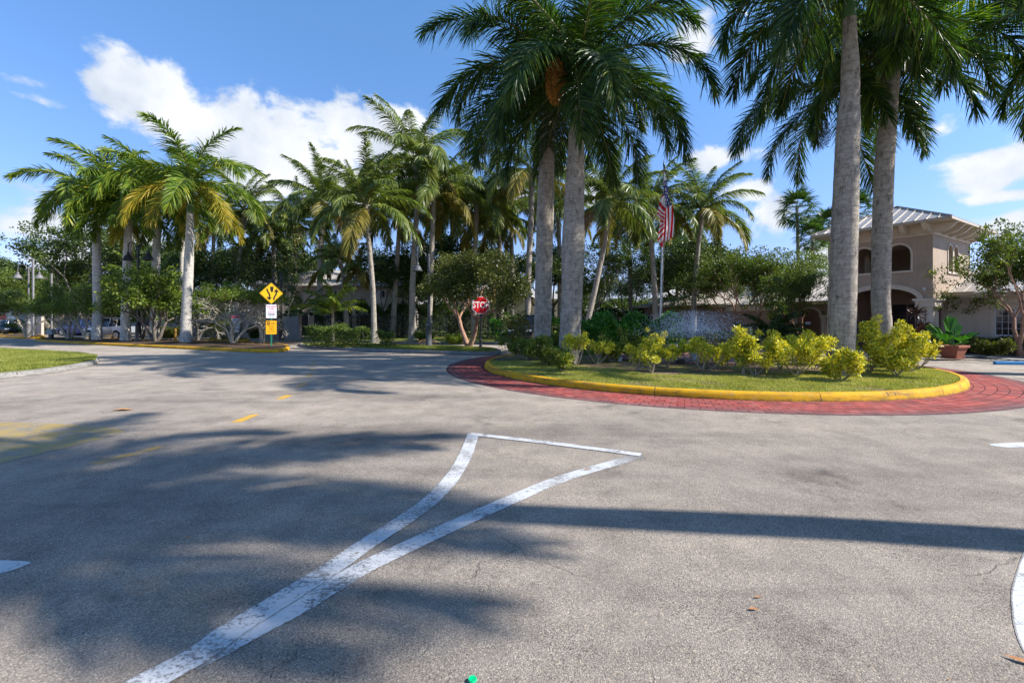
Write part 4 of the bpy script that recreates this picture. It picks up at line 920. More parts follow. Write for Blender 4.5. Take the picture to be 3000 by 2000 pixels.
# flower brush and fruit
def brush(name, parent, c, sz, n, mat, ls, seed):
    r = np.random.default_rng(seed); a = r.normal(size=(n, 3)); a /= np.linalg.norm(a, axis=1, keepdims=True); Q = a*(r.random((n, 1))**.5)*sz; V, T = leaves(Q, ls, r, 4, up=-1.5)
    link(name, arr_mesh(name, V, T, [mat]), parent, c-wloc(parent))
brush('flower_brush', pA, A(1628, 240, 14.3), [.31, .28, .74], 11000, M_flower, .08, 5)
for (px, py, Y) in ((2568, 160, 14.5), (2600, 200, 14.3), (2660, 170, 14.6), (2690, 135, 14.7), (2640, 120, 14.4)): brush('fruit_cluster', pD, A(px, py, Y), [.34, .34, .42], 2600, M_fruit, .06, px)
brush('fruit_cluster', pE, A(2412, 392, 17.3), [.28, .28, .62], 2200, M_fruit, .06, 8)

LG = 'royal palms on the yellow-kerbed median'
lg = [((284, 985), [(284, 985), (284, 900), (284, 780), (282, 660), (282, 618)], 32.5, [34, 28, 28, 26, 22], 'leftmost tall royal palm on the median, clear grey trunk left of the silver car', 20, 30),
      ((369, 988), [(368, 988), (368, 930), (372, 800), (376, 690), (378, 640)], 31, [36, 30, 29, 27, 22], 'second royal palm from the left, its trunk in front of the silver car', 22, 100),
      ((452, 990), [(452, 992), (453, 930), (456, 800), (460, 690), (462, 630)], 32, [32, 28, 26, 24, 20], 'royal palm rising behind the leafy shrub tree on the median', 24, 200),
      ((545, 1000), [(545, 1000), (546, 930), (552, 800), (556, 690), (558, 622)], 28.6, [38, 32, 31, 27, 22], 'pale-trunked royal palm with yellow lower fronds, tallest of the median row', 26, 0)]
for k, (_, pix, Y, ws, lab, sd_, az0) in enumerate(lg):
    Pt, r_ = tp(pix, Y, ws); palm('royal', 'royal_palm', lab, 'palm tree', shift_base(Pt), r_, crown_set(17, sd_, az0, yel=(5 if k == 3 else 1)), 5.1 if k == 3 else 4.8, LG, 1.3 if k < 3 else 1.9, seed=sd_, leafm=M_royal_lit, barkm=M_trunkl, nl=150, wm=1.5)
Pt, r_ = tp([(533, 980), (534, 800), (535, 640)], 37, [16, 15, 13]); palm('royal', 'royal_palm', 'thin royal palm behind the median row, half hidden by the pale trunk', 'palm tree', shift_base(Pt), r_, crown_set(13, 28, 10), 4.0, LG, 1.2, seed=28, leafm=M_royal_lit, barkm=M_trunkl, nl=70)

# ------------------------------------------------------------ coconut palms
CG = 'coconut palms behind the road'
coco = [([(1098, 1012), (1096, 960), (1093, 850), (1082, 720), (1074, 650), (1075, 600)], 27.6, [30, 17, 15, 14, 14, 18], 'coconut palm with bare curving trunk standing at the right end of the clipped hedge', 4.3),
        ([(1211, 992), (1208, 940), (1208, 850), (1216, 690), (1226, 560), (1215, 470)], 33, [34, 20, 18, 16, 15, 18], 'tallest coconut palm, trunk just left of the single grey street lamp', 5.4),
        ([(1262, 985), (1258, 950), (1262, 850), (1266, 700), (1270, 600), (1270, 560)], 32, [18, 14, 15, 15, 14, 18], 'coconut palm with green nuts, trunk touching the single street lamp', 4.9),
        ([(935, 960), (936, 880), (938, 760), (946, 640), (950, 590)], 38, [22, 18, 17, 15, 17], 'coconut palm left of the far house roof, crown against the cloud', 4.9),
        ([(1388, 960), (1390, 800), (1394, 680), (1396, 600)], 36, [18, 15, 14, 16], 'coconut palm whose crown rises above the olive-green tree by the stop sign', 4.9),
        ([(1545, 965), (1548, 800), (1556, 640), (1560, 500)], 34, [20, 17, 16, 17], 'coconut palm mostly hidden behind the two big roundabout trunks', 5.4),
        ([(1712, 985), (1722, 940), (1745, 840), (1770, 720), (1784, 630), (1786, 590)], 29, [26, 17, 16, 15, 14, 18], 'leaning coconut palm just right of the roundabout pair', 4.4),
        ([(1922, 960), (1918, 850), (1908, 700), (1905, 600)], 35, [20, 16, 15, 17], 'coconut palm directly behind the flag', 4.6),
        ([(2030, 948), (2034, 850), (2046, 720), (2058, 610)], 35, [20, 16, 14, 17], 'coconut palm right of the flagpole with pale straight trunk', 4.8),
        ([(692, 960), (697, 830), (708, 700), (716, 610)], 41, [18, 16, 14, 16], 'coconut palm right of the median row, above the bare clipped trees', 4.4),
        ([(1150, 965), (1160, 820), (1168, 690), (1172, 620)], 37, [18, 15, 13, 15], 'coconut palm in the gap between the hedge palm and the tallest one', 4.6),
        ([(1468, 965), (1470, 820), (1462, 700), (1458, 650)], 40, [16, 14, 13, 15], 'small coconut palm in the shade left of the big slimmer trunk', 4.2),
        ([(812, 965), (806, 830), (800, 720), (796, 690)], 44, [16, 14, 12, 14], 'coconut palm in the shade behind the yellow diamond sign', 4.2),
        ([(860, 960), (862, 800), (866, 690), (866, 650)], 47, [15, 13, 11, 13], 'far coconut palm between the diamond sign and the far house', 4.8),
        ([(1020, 960), (1022, 760), (1030, 640), (1030, 600)], 46, [15, 13, 11, 13], 'far coconut palm behind the roof of the far house', 4.8),
        ([(1320, 960), (1322, 760), (1326, 640), (1326, 610)], 45, [15, 13, 11, 13], 'far coconut palm between the street lamp and the olive-green tree', 4.8),
        ([(1640, 960), (1640, 760), (1636, 640), (1634, 600)], 44, [15, 13, 11, 13], 'far coconut palm seen in the slit between the two big trunks', 4.8),
        ([(1848, 960), (1846, 800), (1842, 690), (1840, 660)], 46, [15, 13, 11, 13], 'far coconut palm between the leaning palm and the flag', 4.6),
        ([(1985, 960), (1985, 800), (1980, 700), (1978, 670)], 47, [15, 13, 11, 13], 'far coconut palm just right of the flag', 4.6),
        ([(1500, 960), (1500, 760), (1496, 640), (1494, 590)], 43, [15, 13, 11, 13], 'far coconut palm left of the slimmer roundabout palm', 5.0),
        ([(620, 960), (622, 800), (626, 700), (626, 660)], 48, [15, 13, 11, 13], 'far coconut palm just right of the pale royal trunk', 4.6),
        ([(1018, 905), (1010, 850), (1002, 790), (995, 760)], 35, [18, 14, 11, 12], 'small dark-stemmed coconut palm in front of the far house roof', 2.9),
        ([(1040, 905), (1034, 860), (1046, 810), (1050, 785)], 35.6, [16, 12, 10, 11], 'small bent coconut palm right of its dark-stemmed twin', 2.5)]
for k, (pix, Y, ws, lab, L) in enumerate(coco):
    Pt, r_ = tp(pix, Y, ws); shift_base(Pt, .1); rr = random.Random(40+k); n = 24 if L > 4 else 13; fr = []
    for i in range(n):
        f = i/(n-1); e0 = 84-96*f; e1 = e0-(44+54*min(1, f*1.4)); fr.append((round(e0/8)*8, max(-85, round(e1/8)*8), 137.5*i+rr.uniform(-16, 16)+k*50, .88+.15*rr.random(), 2 if (i == n-1 and k in (3, 6)) else i >= n-(2+k % 3)))
    palm('coco', 'coconut_palm', lab, 'palm tree', Pt, r_, fr, L, CG, barkm=M_trunkc, seed=50+k, nl=120, wm=1.1)
# other palms low down
def lowpalm(px, py, Y, L, lab, n, seed, mat, e=70, stem=.5, cat='palm tree', name='areca_palm', lo=10):
    base = A(px, py, Y); base.z = .1; fr = []; rr = random.Random(seed)
    for i in range(n): f = i/(n-1); e0 = round((e-(e-lo)*f)/8)*8; fr.append((e0, round((e0-60)/8)*8, 137.5*i+rr.uniform(-15, 15), rr.uniform(.8, 1.05)))
    return palm('coco', name, lab, cat, [base, base+Vector((0, 0, stem*.6)), base+Vector((0, 0, stem))], [.12, .10, .08], fr, L, None, barkm=M_trunkc, seed=seed, leafm=mat, nl=70)
lowpalm(975, 990, 31, 2.9, 'low bright green palm growing behind the clipped hedge', 16, 61, M_royal_lit, 80, 2.1, lo=24)
lowpalm(880, 980, 33, 3.0, 'dark feathery palm beside the gate pillar', 13, 62, M_royal, 75, 2.0)
lowpalm(420, 990, 43, 4.6, 'yellow-green arching palm behind the twin-armed dark lamp', 18, 63, M_royal_lit, 82, 4.2)
lowpalm(560, 990, 45, 4.0, 'green arching palm behind the pale royal trunk', 14, 64, M_royal, 80, 4.2)
lowpalm(1570, 990, 34, 2.6, 'dark low palm in shade left of the roundabout shrubs', 12, 65, M_royal, 70, .6)
lowpalm(2262, 1010, 27, 2.4, 'dark sprawling cycad palm by the shaded clubhouse wall', 18, 66, M_royal, 66, .6)
lowpalm(2232, 1010, 26, 2.0, 'small dark cycad palm left of the sprawling one', 14, 67, M_royal, 60, .4)
for (px, py, y0, Y, L, lab, sd_) in ((2335, 608, 960, 47, 1.35, 'tall fan palm with round crown left of the thickest trunk', 1), (2380, 690, 960, 45, 1.1, 'shorter fan palm just right of the tall fan palm', 2), (2428, 660, 960, 52, 1.4, 'fan palm crown peeking out beside the thickest trunk', 3), (2508, 610, 960, 50, 1.3, 'fan palm crown seen between the two right-hand trunks', 4)):
    top = A(px, py, Y); base = A(px+3, y0, Y); base.z = .1; root = thing('fan_palm', lab, 'palm tree', base, 0, 'fan palms behind the clubhouse'); rr = random.Random(sd_)
    trunk_mb([base, (base+top)/2+Vector((.1, 0, 0)), top], [.24, .18, .14], 10, seed=sd_).build('trunk', M_trunkc, root, smooth=50)
    for i in range(26):
        f = i/25; o = link('frond', fanleaf(L, i % 4, M_fan), root, top-base+Vector((0, 0, -.5*f))); o.rotation_euler = (rr.uniform(-.3, .3), -R(80-125*f), R(137.5*i))

# ------------------------------------------------------------ broadleaf trees
TB = 'trees in the shaded belt behind the road'
belt = [('dark1', 258, 47, 1.15, 1.30, 'large leafy tree at the left end of the belt, beside the leftmost royal palm'), ('mid1', 330, 55, 1.2, 1.25, 'bushy tree seen between the left royal trunks'),
        ('thin1', 470, 50, 1.1, 1.25, 'thin airy tree behind the median row'), ('dark2', 600, 48, 1.15, 1.05, 'dark tree right of the pale royal trunk'),
        ('dark1', 700, 52, 1.2, 1.15, 'dark tree above the bare clipped trees'), ('thin1', 815, 44, 1.1, 1.08, 'tree with many pale stems behind the yellow diamond sign'),
        ('dark2', 900, 54, 1.1, 1.15, 'dark tree left of the far house roof'), ('thin1', 1125, 46, 1.0, 1.0, 'airy tree right of the far house roof'),
        ('dark1', 1170, 40, .95, .86, 'dense dark tree behind the lamp and tall coconut palms'), ('dark2', 1330, 44, 1.05, 1.0, 'dark tree behind the olive-green tree'),
        ('dark1', 1450, 48, 1.05, 1.05, 'dark tree left of the roundabout pair'), ('dark2', 1600, 46, 1.0, .98, 'dark tree hidden behind the roundabout pair'),
        ('thin1', 1730, 42, 1.05, .98, 'spreading tree with bare dark limbs left of the flagpole'), ('thin1', 1870, 41, 1.1, .95, 'spreading tree with bare dark limbs behind the flagpole'),
        ('dark2', 1990, 45, 1.05, .98, 'dark tree right of the flagpole'), ('dark1', 2090, 40, 1.05, .92, 'dense rounded tree at the right of the belt'),
        ('mid1', 2215, 41, 1.0, .90, 'green tree nearest the left wing of the clubhouse'), ('thin1', 2395, 58, .9, .85, 'light tree behind the clubhouse roof')]
for k, (key, px, Y, sx, sz, lab) in enumerate(belt):
    p = A(px, 980, Y); p.z = .1; put_tree(key, 'broadleaf_tree', lab, 'tree', p, k*1.3, (sx, sx, sz), TB)
far = [(-60, 62, 1.3, 1.15, 'weep', 'broad grey-green tree cut by the left edge of the view'), (60, 66, 1.3, 1.12, 'mid1', 'tall rounded tree behind the pale twin lamp'), (150, 60, 1.25, .95, 'weep', 'drooping grey-green tree right of the pale twin lamp'),
       (215, 64, 1.3, .92, 'weep', 'drooping tree just left of the leftmost royal palm'), (20, 80, 1.4, 1.4, 'dark1', 'dark tree farthest back at the left'), (300, 70, 1.3, 1.1, 'weep', 'drooping tree behind the silver car'), (430, 68, 1.3, 1.0, 'weep', 'drooping tree behind the dark twin lamp')]
for k, (px, Y, sx, sz, key, lab) in enumerate(far):
    p = A(px, 980, Y); p.z = .1; put_tree(key, 'broadleaf_tree', lab, 'tree', p, k*1.9+.5, (sx, sx, sz), 'far trees at the left')
for k, (px, Y, lab) in enumerate(((1840, 95, 'feathery pine far off through the gap, left one'), (1765, 100, 'feathery pine far off through the gap, middle one'), (1690, 105, 'feathery pine far off behind the leaning palm'), (1950, 98, 'feathery pine far off right of the flagpole'), (2080, 90, 'feathery tree far off at the right of the gap'))):
    p = A(px, 960, Y); p.z = 0; put_tree('dark2', 'pine_tree', lab, 'tree', p, k, (.8, .8, 1.25), 'far pines beyond the fence')
p = A(1372, 1018, 24.0); p.z = .13
put_tree('olive', 'broadleaf_tree', 'round olive-green tree with reddish leaning trunk beside the stop sign', 'tree', p, 2.0, (1.05, 1.05, 1.12))
for (px, py, Y, rz, s_, sz, lab) in ((2200, 1005, 29, .5, 1.0, 1.15, 'airy tree with reddish limbs left of the arcade'), (2140, 990, 33, 2.1, 1.1, 1.2, 'airy tree with thin red stems behind the fountain spray'), (2345, 1000, 28.5, 4.0, .62, .92, 'slim dark tree in front of the clubhouse arcade'),
        (2325, 990, 36, 3.0, .8, 1.2, 'dark tree over the low left bay roof')):
    p = A(px, py, Y); p.z = .1; put_tree('crape', 'crape_myrtle', lab, 'tree', p, rz, (s_, s_, sz), 'crape myrtles along the clubhouse')
p = A(2990, 1050, 18.6); p.z = .08
put_tree('crape', 'crape_myrtle', 'crape myrtle with bent reddish trunk in front of the clubhouse window', 'tree', p, 1.2, (.80, .80, 1.02))
for (px, py, Y, rz, s_, lab) in ((455, 992, 29.8, .3, 1.12, 'leafy lime-green shrub tree left of the pale royal trunk'), (395+20, 990, 32.5, 2.2, .8, 'smaller lime shrub tree behind the dark twin lamp post'), (578, 996, 31.5, 3.5, .75, 'lime shrub tree behind the pale royal trunk')):
    p = A(px, py, Y); p.z = .14; put_tree('lime', 'shrub_tree', lab, 'tree', p, rz, (s_, s_, s_*1.12), 'leafy shrub trees on the median')
for (key, px, py, Y, rz, s_, sz, lab) in (('topiary', 684, 1002, 27.6, .4, 1.0, 1.2, 'bare-twigged flat-topped tree left of the yellow diamond sign'), ('topiary', 768, 1004, 28.0, 2.0, .70, 1.15, 'small bare-twigged tree right behind the tow-away sign'),
        ('topiaryg', 252, 990, 33.5, 1.0, .90, 1.32, 'mushroom-shaped clipped tree next to the leftmost royal palm'), ('topiaryg', 203, 988, 34.5, 3.3, .92, 1.36, 'mushroom-shaped clipped tree by the grey utility box'), ('topiaryg', 80, 985, 37.5, 5.0, .95, 1.30, 'mushroom-shaped clipped tree on the small left median')):
    p = A(px, py, Y); p.z = .14; put_tree(key, 'clipped_tree', lab, 'tree', p, rz, (s_, s_, sz), 'clipped flat-topped trees')

# ------------------------------------------------------------ hedges and shrubs
M_hedgem = leafmat('clipped_hedge_leaf', [(0, (.025, .05, .01)), (.5, (.075, .12, .016)), (.85, (.16, .22, .03)), (1, (.30, .32, .08))], .45, .25)
hedge('hedge', 'long clipped green hedge on the verge left of the curving coconut trunk', 'hedge', [G(915, 1013, .13)[:2], G(1000, 1016, .13)[:2], G(1070, 1017, .13)[:2]], 1.1, 1.0, M_hedgem, 3, 1900, .085)
hedge('hedge', 'short clipped hedge right of the curving coconut trunk', 'hedge', [G(1108, 1016, .13)[:2], G(1152, 1016, .13)[:2]], 1.0, .85, M_hedgem, 4, 1900, .085)
hedge('hedge', 'glossy bright green hedge at the back of the roundabout', 'hedge', [(2.7, 18.6), (4.0, 19.0), (5.5, 19.2), (7.0, 19.1)], 1.3, 1.35, M_hedge, 5, 1900, .12)
hedge('hedge', 'grey-green misted hedge behind the fountain spray', 'hedge', [(7.1, 19.1), (8.6, 18.8), (9.6, 18.2)], 1.1, .85, M_ydull, 6, 1100, .10)
hedge('hedge', 'brown-green clipped hedge under the bare twig tree', 'hedge', [A(590, 990, 33)[:2], A(690, 990, 32)[:2]], 1.2, 1.15, M_olive, 8, 800, .09)
hedge('hedge', 'low hedge before the far-left cars', 'hedge', [A(5, 975, 49)[:2], A(95, 975, 49)[:2]], 1.4, 1.0, M_medleaf, 9, 500, .12)
hedge('hedge', 'dark hedge under the clubhouse window', 'hedge', [loc2w(1.5, -.9), loc2w(1.5, -6), loc2w(1.5, -12)], .7, .62, M_dkleaf, 10, 900, .10, .09)
hedge('understory_hedge', 'dark tangled undergrowth right of the stop sign', 'hedge', [A(1440, 975, 34)[:2], A(1530, 975, 34.5)[:2], A(1660, 975, 36)[:2]], 2.2, 1.5, M_hedge, 11, 330, .17)
hedge('understory_hedge', 'dark tangled undergrowth behind the roundabout hedge', 'hedge', [A(1660, 975, 43)[:2], A(1900, 975, 44)[:2], A(2180, 975, 40)[:2]], 2.5, 2.1, M_dkleaf, 12, 260, .22)
hedge('understory_hedge', 'dark tangled undergrowth in front of the far house', 'hedge', [A(930, 975, 37)[:2], A(1180, 975, 39)[:2], A(1440, 975, 40)[:2]], 2.5, 2.4, M_dkleaf, 13, 260, .22)
hedge('understory_hedge', 'dark hedge row along the far wall at the left', 'hedge', [A(230, 970, 60)[:2], A(430, 970, 62)[:2], A(620, 970, 56)[:2]], 3, 3.2, M_medleaf, 14, 160, .28)
hedge('understory_hedge', 'dark tree line closing the view at the far left', 'hedge', [A(-200, 970, 90)[:2], A(60, 970, 88)[:2], A(420, 970, 84)[:2]], 5, 6, M_dkleaf, 15, 90, .45)
hedge('understory_hedge', 'dark tree line closing the view behind the belt', 'hedge', [A(420, 970, 74)[:2], A(1000, 970, 72)[:2], A(1680, 970, 74)[:2]], 5, 5.0, M_dkleaf, 16, 90, .45)
hedge('understory_hedge', 'green thicket far beyond the black fence', 'hedge', [A(1600, 970, 88)[:2], A(1900, 970, 90)[:2], A(2300, 970, 84)[:2]], 5, 4.6, M_medleaf, 17, 80, .45)

M_barks = pm('pale_shrub_bark', (.34, .29, .20), (.24, .20, .14), 12, .8)
YG = 'yellow variegated shrubs on the roundabout'
ysh = [  # px, base py, width m, height m, dull?, seed, stems, label
 (1545, 1052, 1.5, .85, 1, 1, 'green-yellow shrub at the far left end of the roundabout'), (1600, 1068, 1.3, .80, 1, 2, 'green-yellow shrub left of the stouter palm base'), (1625, 1040, 1.3, .95, 1, 3, 'green-yellow shrub between the bases of the paired palms'),
 (1688, 1072, 1.0, .95, 0, 4, 'yellow shrub just right of the stouter palm base'), (1748, 1067, 1.1, .80, 0, 5, 'yellow shrub with long bare stems in front of the green hedge'), (1790, 1062, .9, .85, 1, 21, 'dull yellow shrub before the middle of the green hedge'),
 (1868, 1087, 1.0, .82, 0, 6, 'yellow-green shrub left of the ground spotlight'), (1958, 1078, .95, .62, 0, 7, 'small sparse yellow shrub beside the ground spotlight'), (2062, 1088, 1.0, 1.02, 0, 8, 'gawky tall yellow shrub beside the water jet'),
 (2095, 1084, 1.1, .60, 0, 9, 'low yellow shrub with crossing bare stems'), (2178, 1098, .62, 1.05, 0, 10, 'narrow columnar yellow shrub in the middle right'), (2235, 1072, 1.1, 1.08, 0, 11, 'yellow shrub with two high tufts left of the largest bushes'),
 (2330, 1100, 1.35, 1.15, 0, 12, 'big round yellow shrub left of the thickest palm'), (2385, 1082, 1.2, 1.12, 0, 13, 'yellow shrub touching the left side of the thickest palm'), (2462, 1112, .75, .62, 0, 14, 'small dense yellow shrub at the foot of the thickest palm'),
 (2548, 1094, 1.15, 1.35, 0, 15, 'tall yellow shrub right of the thickest palm'), (2625, 1100, 1.25, .85, 0, 16, 'wide yellow shrub at the right end of the roundabout'), (2668, 1088, 1.0, 1.18, 0, 17, 'upright yellow shrub in front of the entrance'), (2690, 1080, .9, .75, 0, 18, 'rightmost yellow shrub of the roundabout'), (1845, 1050, .8, .9, 1, 19, 'dull yellow shrub against the right of the green hedge'), (1925, 1042, .75, 1.02, 0, 20, 'yellow tuft shrub left of the fountain spray'),
 (1905, 1092, .8, .6, 0, 22, 'low yellow shrub just left of the small black spotlight'), (2020, 1066, .8, .75, 0, 23, 'yellow shrub right behind the small black spotlight'), (2135, 1080, .8, .85, 0, 24, 'yellow shrub left of the narrow columnar one'),
 (2215, 1100, .7, .55, 0, 25, 'low yellow shrub between the columnar one and the big round one'), (2285, 1082, .9, .95, 0, 26, 'yellow shrub behind the left side of the big round one'), (2590, 1076, .9, 1.0, 0, 27, 'yellow shrub behind the wide one at the right end'), (1650, 1086, .6, .5, 1, 28, 'tiny green-yellow shrub at the foot of the stouter palm')]
for (px, py, w_, h, dull, sd_, lab) in ysh:
    p = G(px, py, .17); bush('yellow_shrub', lab, 'shrub', p, w_, h*(1.04 if w_ > 1.1 else 1.12), M_ygreen if dull else M_yellow, M_barks, sd_, nst=(3 if w_ < .9 else 4) + (2 if w_ > 1.2 else 0) + (3 if dull else 0) + (2 if sd_ in (10, 14, 15, 17, 4) else 0), per=75, ls=.08, cl=.115 if w_ < 1.2 else .13, group=YG, low=(.25 if dull or sd_ in (10, 14, 4, 12, 15) else .5), dense=(3 if w_ > 1.2 or dull or sd_ in (10, 14, 15, 17) else 1))
for (px, py, w_, h, mt, sd_, lab) in ((2893, 1041, 1.3, .62, M_olive, 31, 'small round yellow-green bush right of the terracotta pot'), (1330, 1008, 1.0, .55, M_limeleaf, 33, 'small yellow-green bush behind the reddish leaning trunk'), (1245, 1000, 1.1, .6, M_limeleaf, 34, 'weedy little bush at the foot of the tallest coconut palm'),
        (900, 985, 1.6, .9, M_medleaf, 35, 'green bush in front of the gate pillar'), (860, 985, 1.3, 1.1, M_medleaf, 36, 'leafy green bush before the far wall'), (745, 992, 1.3, 1.1, M_olive, 37, 'reddish-green shrub on the rear small median'), (500, 992, 1.6, .9, M_olive, 38, 'olive shrub beside the yellow bollard'),
        (2715, 1032, 1.2, .8, M_dkleaf, 39, 'dark ferny bush beside the entrance columns'), (2850, 1030, 1.3, .75, M_dkleaf, 40, 'dark bush between the pot and the round bush'), (2745, 1034, 1.0, .5, M_hedge, 41, 'green ferny plant left of the terracotta pot')):
    p = G(px, py, .1); bush('bush', lab, 'bush', p, w_, h, mt, M_bark, sd_, nst=9, per=90, ls=.10, cl=.17, dense=4, low=.2)
# tall red cordyline by the entrance column
p = G(2682, 1046, .05); root = thing('cordyline', 'dark red cordyline with spiky leaf tufts in front of the entrance column', 'plant', p)
b = MB(); st = [((0, 0, 0), (.05, 0, .8), (-.02, 0, 1.75)), ((0, 0, 0), (.12, .05, .5), (.18, 0, 1.2)), ((0, 0, 0), (-.1, .05, .5), (-.12, 0, 1.0)), ((0, 0, 0), (.1, -.1, .3), (.3, -.05, .75))]
for q in st: b.tube(q, [.03, .025, .018], 6)
b.build('stem', M_bark, root, local=True); r = np.random.default_rng(4); P = np.concatenate([np.array(q[2])+r.normal(0, .05, (60, 3)) for q in st]); O = unit(r.normal(size=P.shape)+[0, 0, .5]); V, T = leaves(P, .42, r, 7, out=O*3); link('foliage', arr_mesh('foliage', V, T, [M_redleaf]), root)
# terracotta pot with broad leaves
p = G(2790, 1050, .05); pot = thing('potted_plant', 'square terracotta pot with huge fan-shaped green leaves beside the entrance', 'potted plant', p)
M_terra = pm('terracotta', (.30, .10, .055), (.25, .085, .05), 5, .7, .004, 40)
b = MB()
def frust(b, w0, w1_, z0, z1): b.add([(sx*w_, sy*w_, z) for z, w_ in ((z0, w0), (z1, w1_)) for sx, sy in ((-1, -1), (1, -1), (1, 1), (-1, 1))], [(3, 2, 1, 0), (4, 5, 6, 7), (0, 1, 5, 4), (1, 2, 6, 5), (2, 3, 7, 6), (3, 0, 4, 7)])
frust(b, .26, .29, 0, .06); frust(b, .23, .33, .062, .42); frust(b, .37, .38, .422, .52); b.build('pot', M_terra, pot, local=True, bevel=.015).rotation_euler = (0, 0, .35)
r = random.Random(3); b = MB()
lf = leafmat('broad_leaf', [(0, (.02, .09, .01)), (1, (.06, .19, .015))], .3, .35)
for i, (az_, tl, ln) in enumerate(((150, 38, .95), (95, 8, 1.05), (30, 32, .95), (200, 60, .8), (330, 55, .8), (60, 60, .7), (270, 62, .7), (120, 62, .7), (10, 75, .7))):
    a = R(az_); d = Vector((math.cos(a)*math.sin(R(tl)), math.sin(a)*math.sin(R(tl)), math.cos(R(tl)))); c0 = Vector((0, 0, .5)); c1 = c0+d*ln*.5; b.tube([c0, c1], [.018, .012], 5)
    s_ = Vector((math.cos(a+1.57), math.sin(a+1.57), .0)) if i % 2 else Vector((1, 0, 0)); nn = d.cross(s_).normalized(); W = .27*ln*1.1; Lf = ln*.62; N = 9; vs = [c1]; 
    for k in range(N+1):
        f = k/N; an = math.pi*(f-.5); rr_2 = (1+.06*math.sin(k*4)); vs.append(c1+d*(Lf*(.12+.88*math.cos(an)**.7 if abs(math.cos(an)) > 1e-6 else .12*Lf))*rr_2+s_*W*math.sin(an)*1.15*rr_2+nn*(.05*math.cos(k*2.2)+.1*abs(math.sin(an))))
    b.add(vs, [(0, k, k+1) for k in range(1, N+1)])
b.build('foliage', lf, pot, local=True)

# grass blades
isl = circ(IC, 6.62)
def near(q, r): d = np.hypot(q[:, 0]-IC.x, q[:, 1]-IC.y); n_ = np.sin(q[:, 0]*1.9)*np.cos(q[:, 1]*2.3+q[:, 0])+.5*np.sin(q[:, 0]*5+q[:, 1]*4); return (q[:, 1] < 15.5) & (d > 4.2+n_*.5) & (r.random(len(q)) < .25+.75*(n_ > -.55))
def islz(p): d = np.hypot(p[:, 0]-IC.x, p[:, 1]-IC.y); return .13+.10*np.clip(1-d/6.64, 0, 1)
blades('grass', isl, 120000, islz, .045, 1, M_grassd, near, .006)
blades('grass', [(p[0], p[1]) for p in inset(lawnL, .2)] if False else [tuple(G(x, y)[:2]) for x, y in ((-200, 1125), (0, 1104), (110, 1094), (220, 1078), (280, 1066), (284, 1052), (230, 1043), (100, 1035), (0, 1029), (-200, 1027))], 110000, .15, .055, 2, M_grass, None, .008)
blades('grass', [tuple(G(x, y)[:2]) for x, y in ((905, 1018), (1060, 1026), (1300, 1034), (1420, 1037), (1440, 1028), (1330, 1021), (1100, 1014), (960, 1011))], 40000, .14, .06, 3, M_grass, None, .010)
r = np.random.default_rng(5)
def litter(name, n, px, seed, zf, ls=.045):
    r = np.random.default_rng(seed); P = px(r, n); z = zf(P); Q = np.column_stack([P, z+.012]); d = r.normal(size=(n, 3)); d[:, 2] *= .25; V, T = leaves(Q, ls, r, 2.2, up=0, jitter=.5); V[:, 2] = np.column_stack([z]*4).ravel()+.006+np.abs(V[:, 2]-np.repeat(z, 4)-.012)*.35
    o = link(name, arr_mesh(name, V, T, [M_dry])); tagit(o, kind='stuff')
def disc(r, n): a = r.random(n)*6.283; q = 6.5*np.sqrt(r.random(n)); P = np.column_stack([IC.x+q*np.cos(a), IC.y+q*np.sin(a)]); return P
litter('leaf_litter', 5200, disc, 3, islz, .05)
def ringp(r, n): a = r.random(n)*6.283; q = 6.85+1.1*r.random(n)**2.5; return np.column_stack([IC.x+q*np.cos(a), IC.y+q*np.sin(a)])
litter('leaf_litter', 260, ringp, 4, lambda P: np.zeros(len(P)), .035)
def medp_(r, n): f = r.random(n); a = np.array(G(200, 1004)[:2]); c = np.array(G(820, 1022)[:2]); return a+(c-a)*f[:, None]+np.column_stack([np.zeros(n), .3+r.random(n)*3.2])
litter('leaf_litter', 2600, medp_, 6, lambda P: np.full(len(P), .16), .07)
def roadp(r, n): return np.column_stack([r.uniform(-9, 8, n), r.uniform(1.6, 11, n)])
litter('leaf_litter', 46, roadp, 7, lambda P: np.zeros(len(P)), .018)

# ------------------------------------------------------------ fountain
FC = Vector((6.3, 16.6, 0)); fo = thing('fountain', 'round brick fountain basin in the middle of the roundabout', 'fountain', FC)
b = MB(); n = 72
prof = [(3.05, .12), (3.05, .26), (3.03, .28), (2.78, .28), (2.76, .26), (2.76, .19)]
vs = []; uv = []
for k in range(n+1):
    q = 2*math.pi*k/n; L = 0
    for i, (r_, z) in enumerate(prof):
        if i: L += math.hypot(r_-prof[i-1][0], z-prof[i-1][1])
        vs.append((r_*math.cos(q), r_*math.sin(q), z)); uv.append((q*3, L))
b.add(vs, [(k*6+j, (k+1)*6+j, (k+1)*6+j+1, k*6+j+1) for k in range(n) for j in range(5)], 0, uv); b.build('rim', M_brick, fo, local=True)
b = MB(); b.add([(2.77*math.cos(6.2832*k/n), 2.77*math.sin(6.2832*k/n), .235) for k in range(n)], [tuple(range(n))], 0, [(2.77*math.cos(6.2832*k/n), 2.77*math.sin(6.2832*k/n)) for k in range(n)]); b.build('basin_floor', M_brick, fo, local=True)
b = MB()
for sx in (-1.1, 0, 1.1): b.lathe([(.045, .235), (.045, .3), (.02, .32), (.018, .40), (.0001, .41)], 10, (sx, -.6+abs(sx)*.3, 0))
b.build('nozzle', pm('dull_metal', (.2, .2, .2), None, rough=.4, metal=.8), fo, local=True, smooth=40)
m, t, bb, out = newmat('water_drops'); bb.inputs['Base Color'].default_value = (.86, .90, .96, 1); bb.inputs['Roughness'].default_value = .15; bb.inputs['Specular IOR Level'].default_value = .8
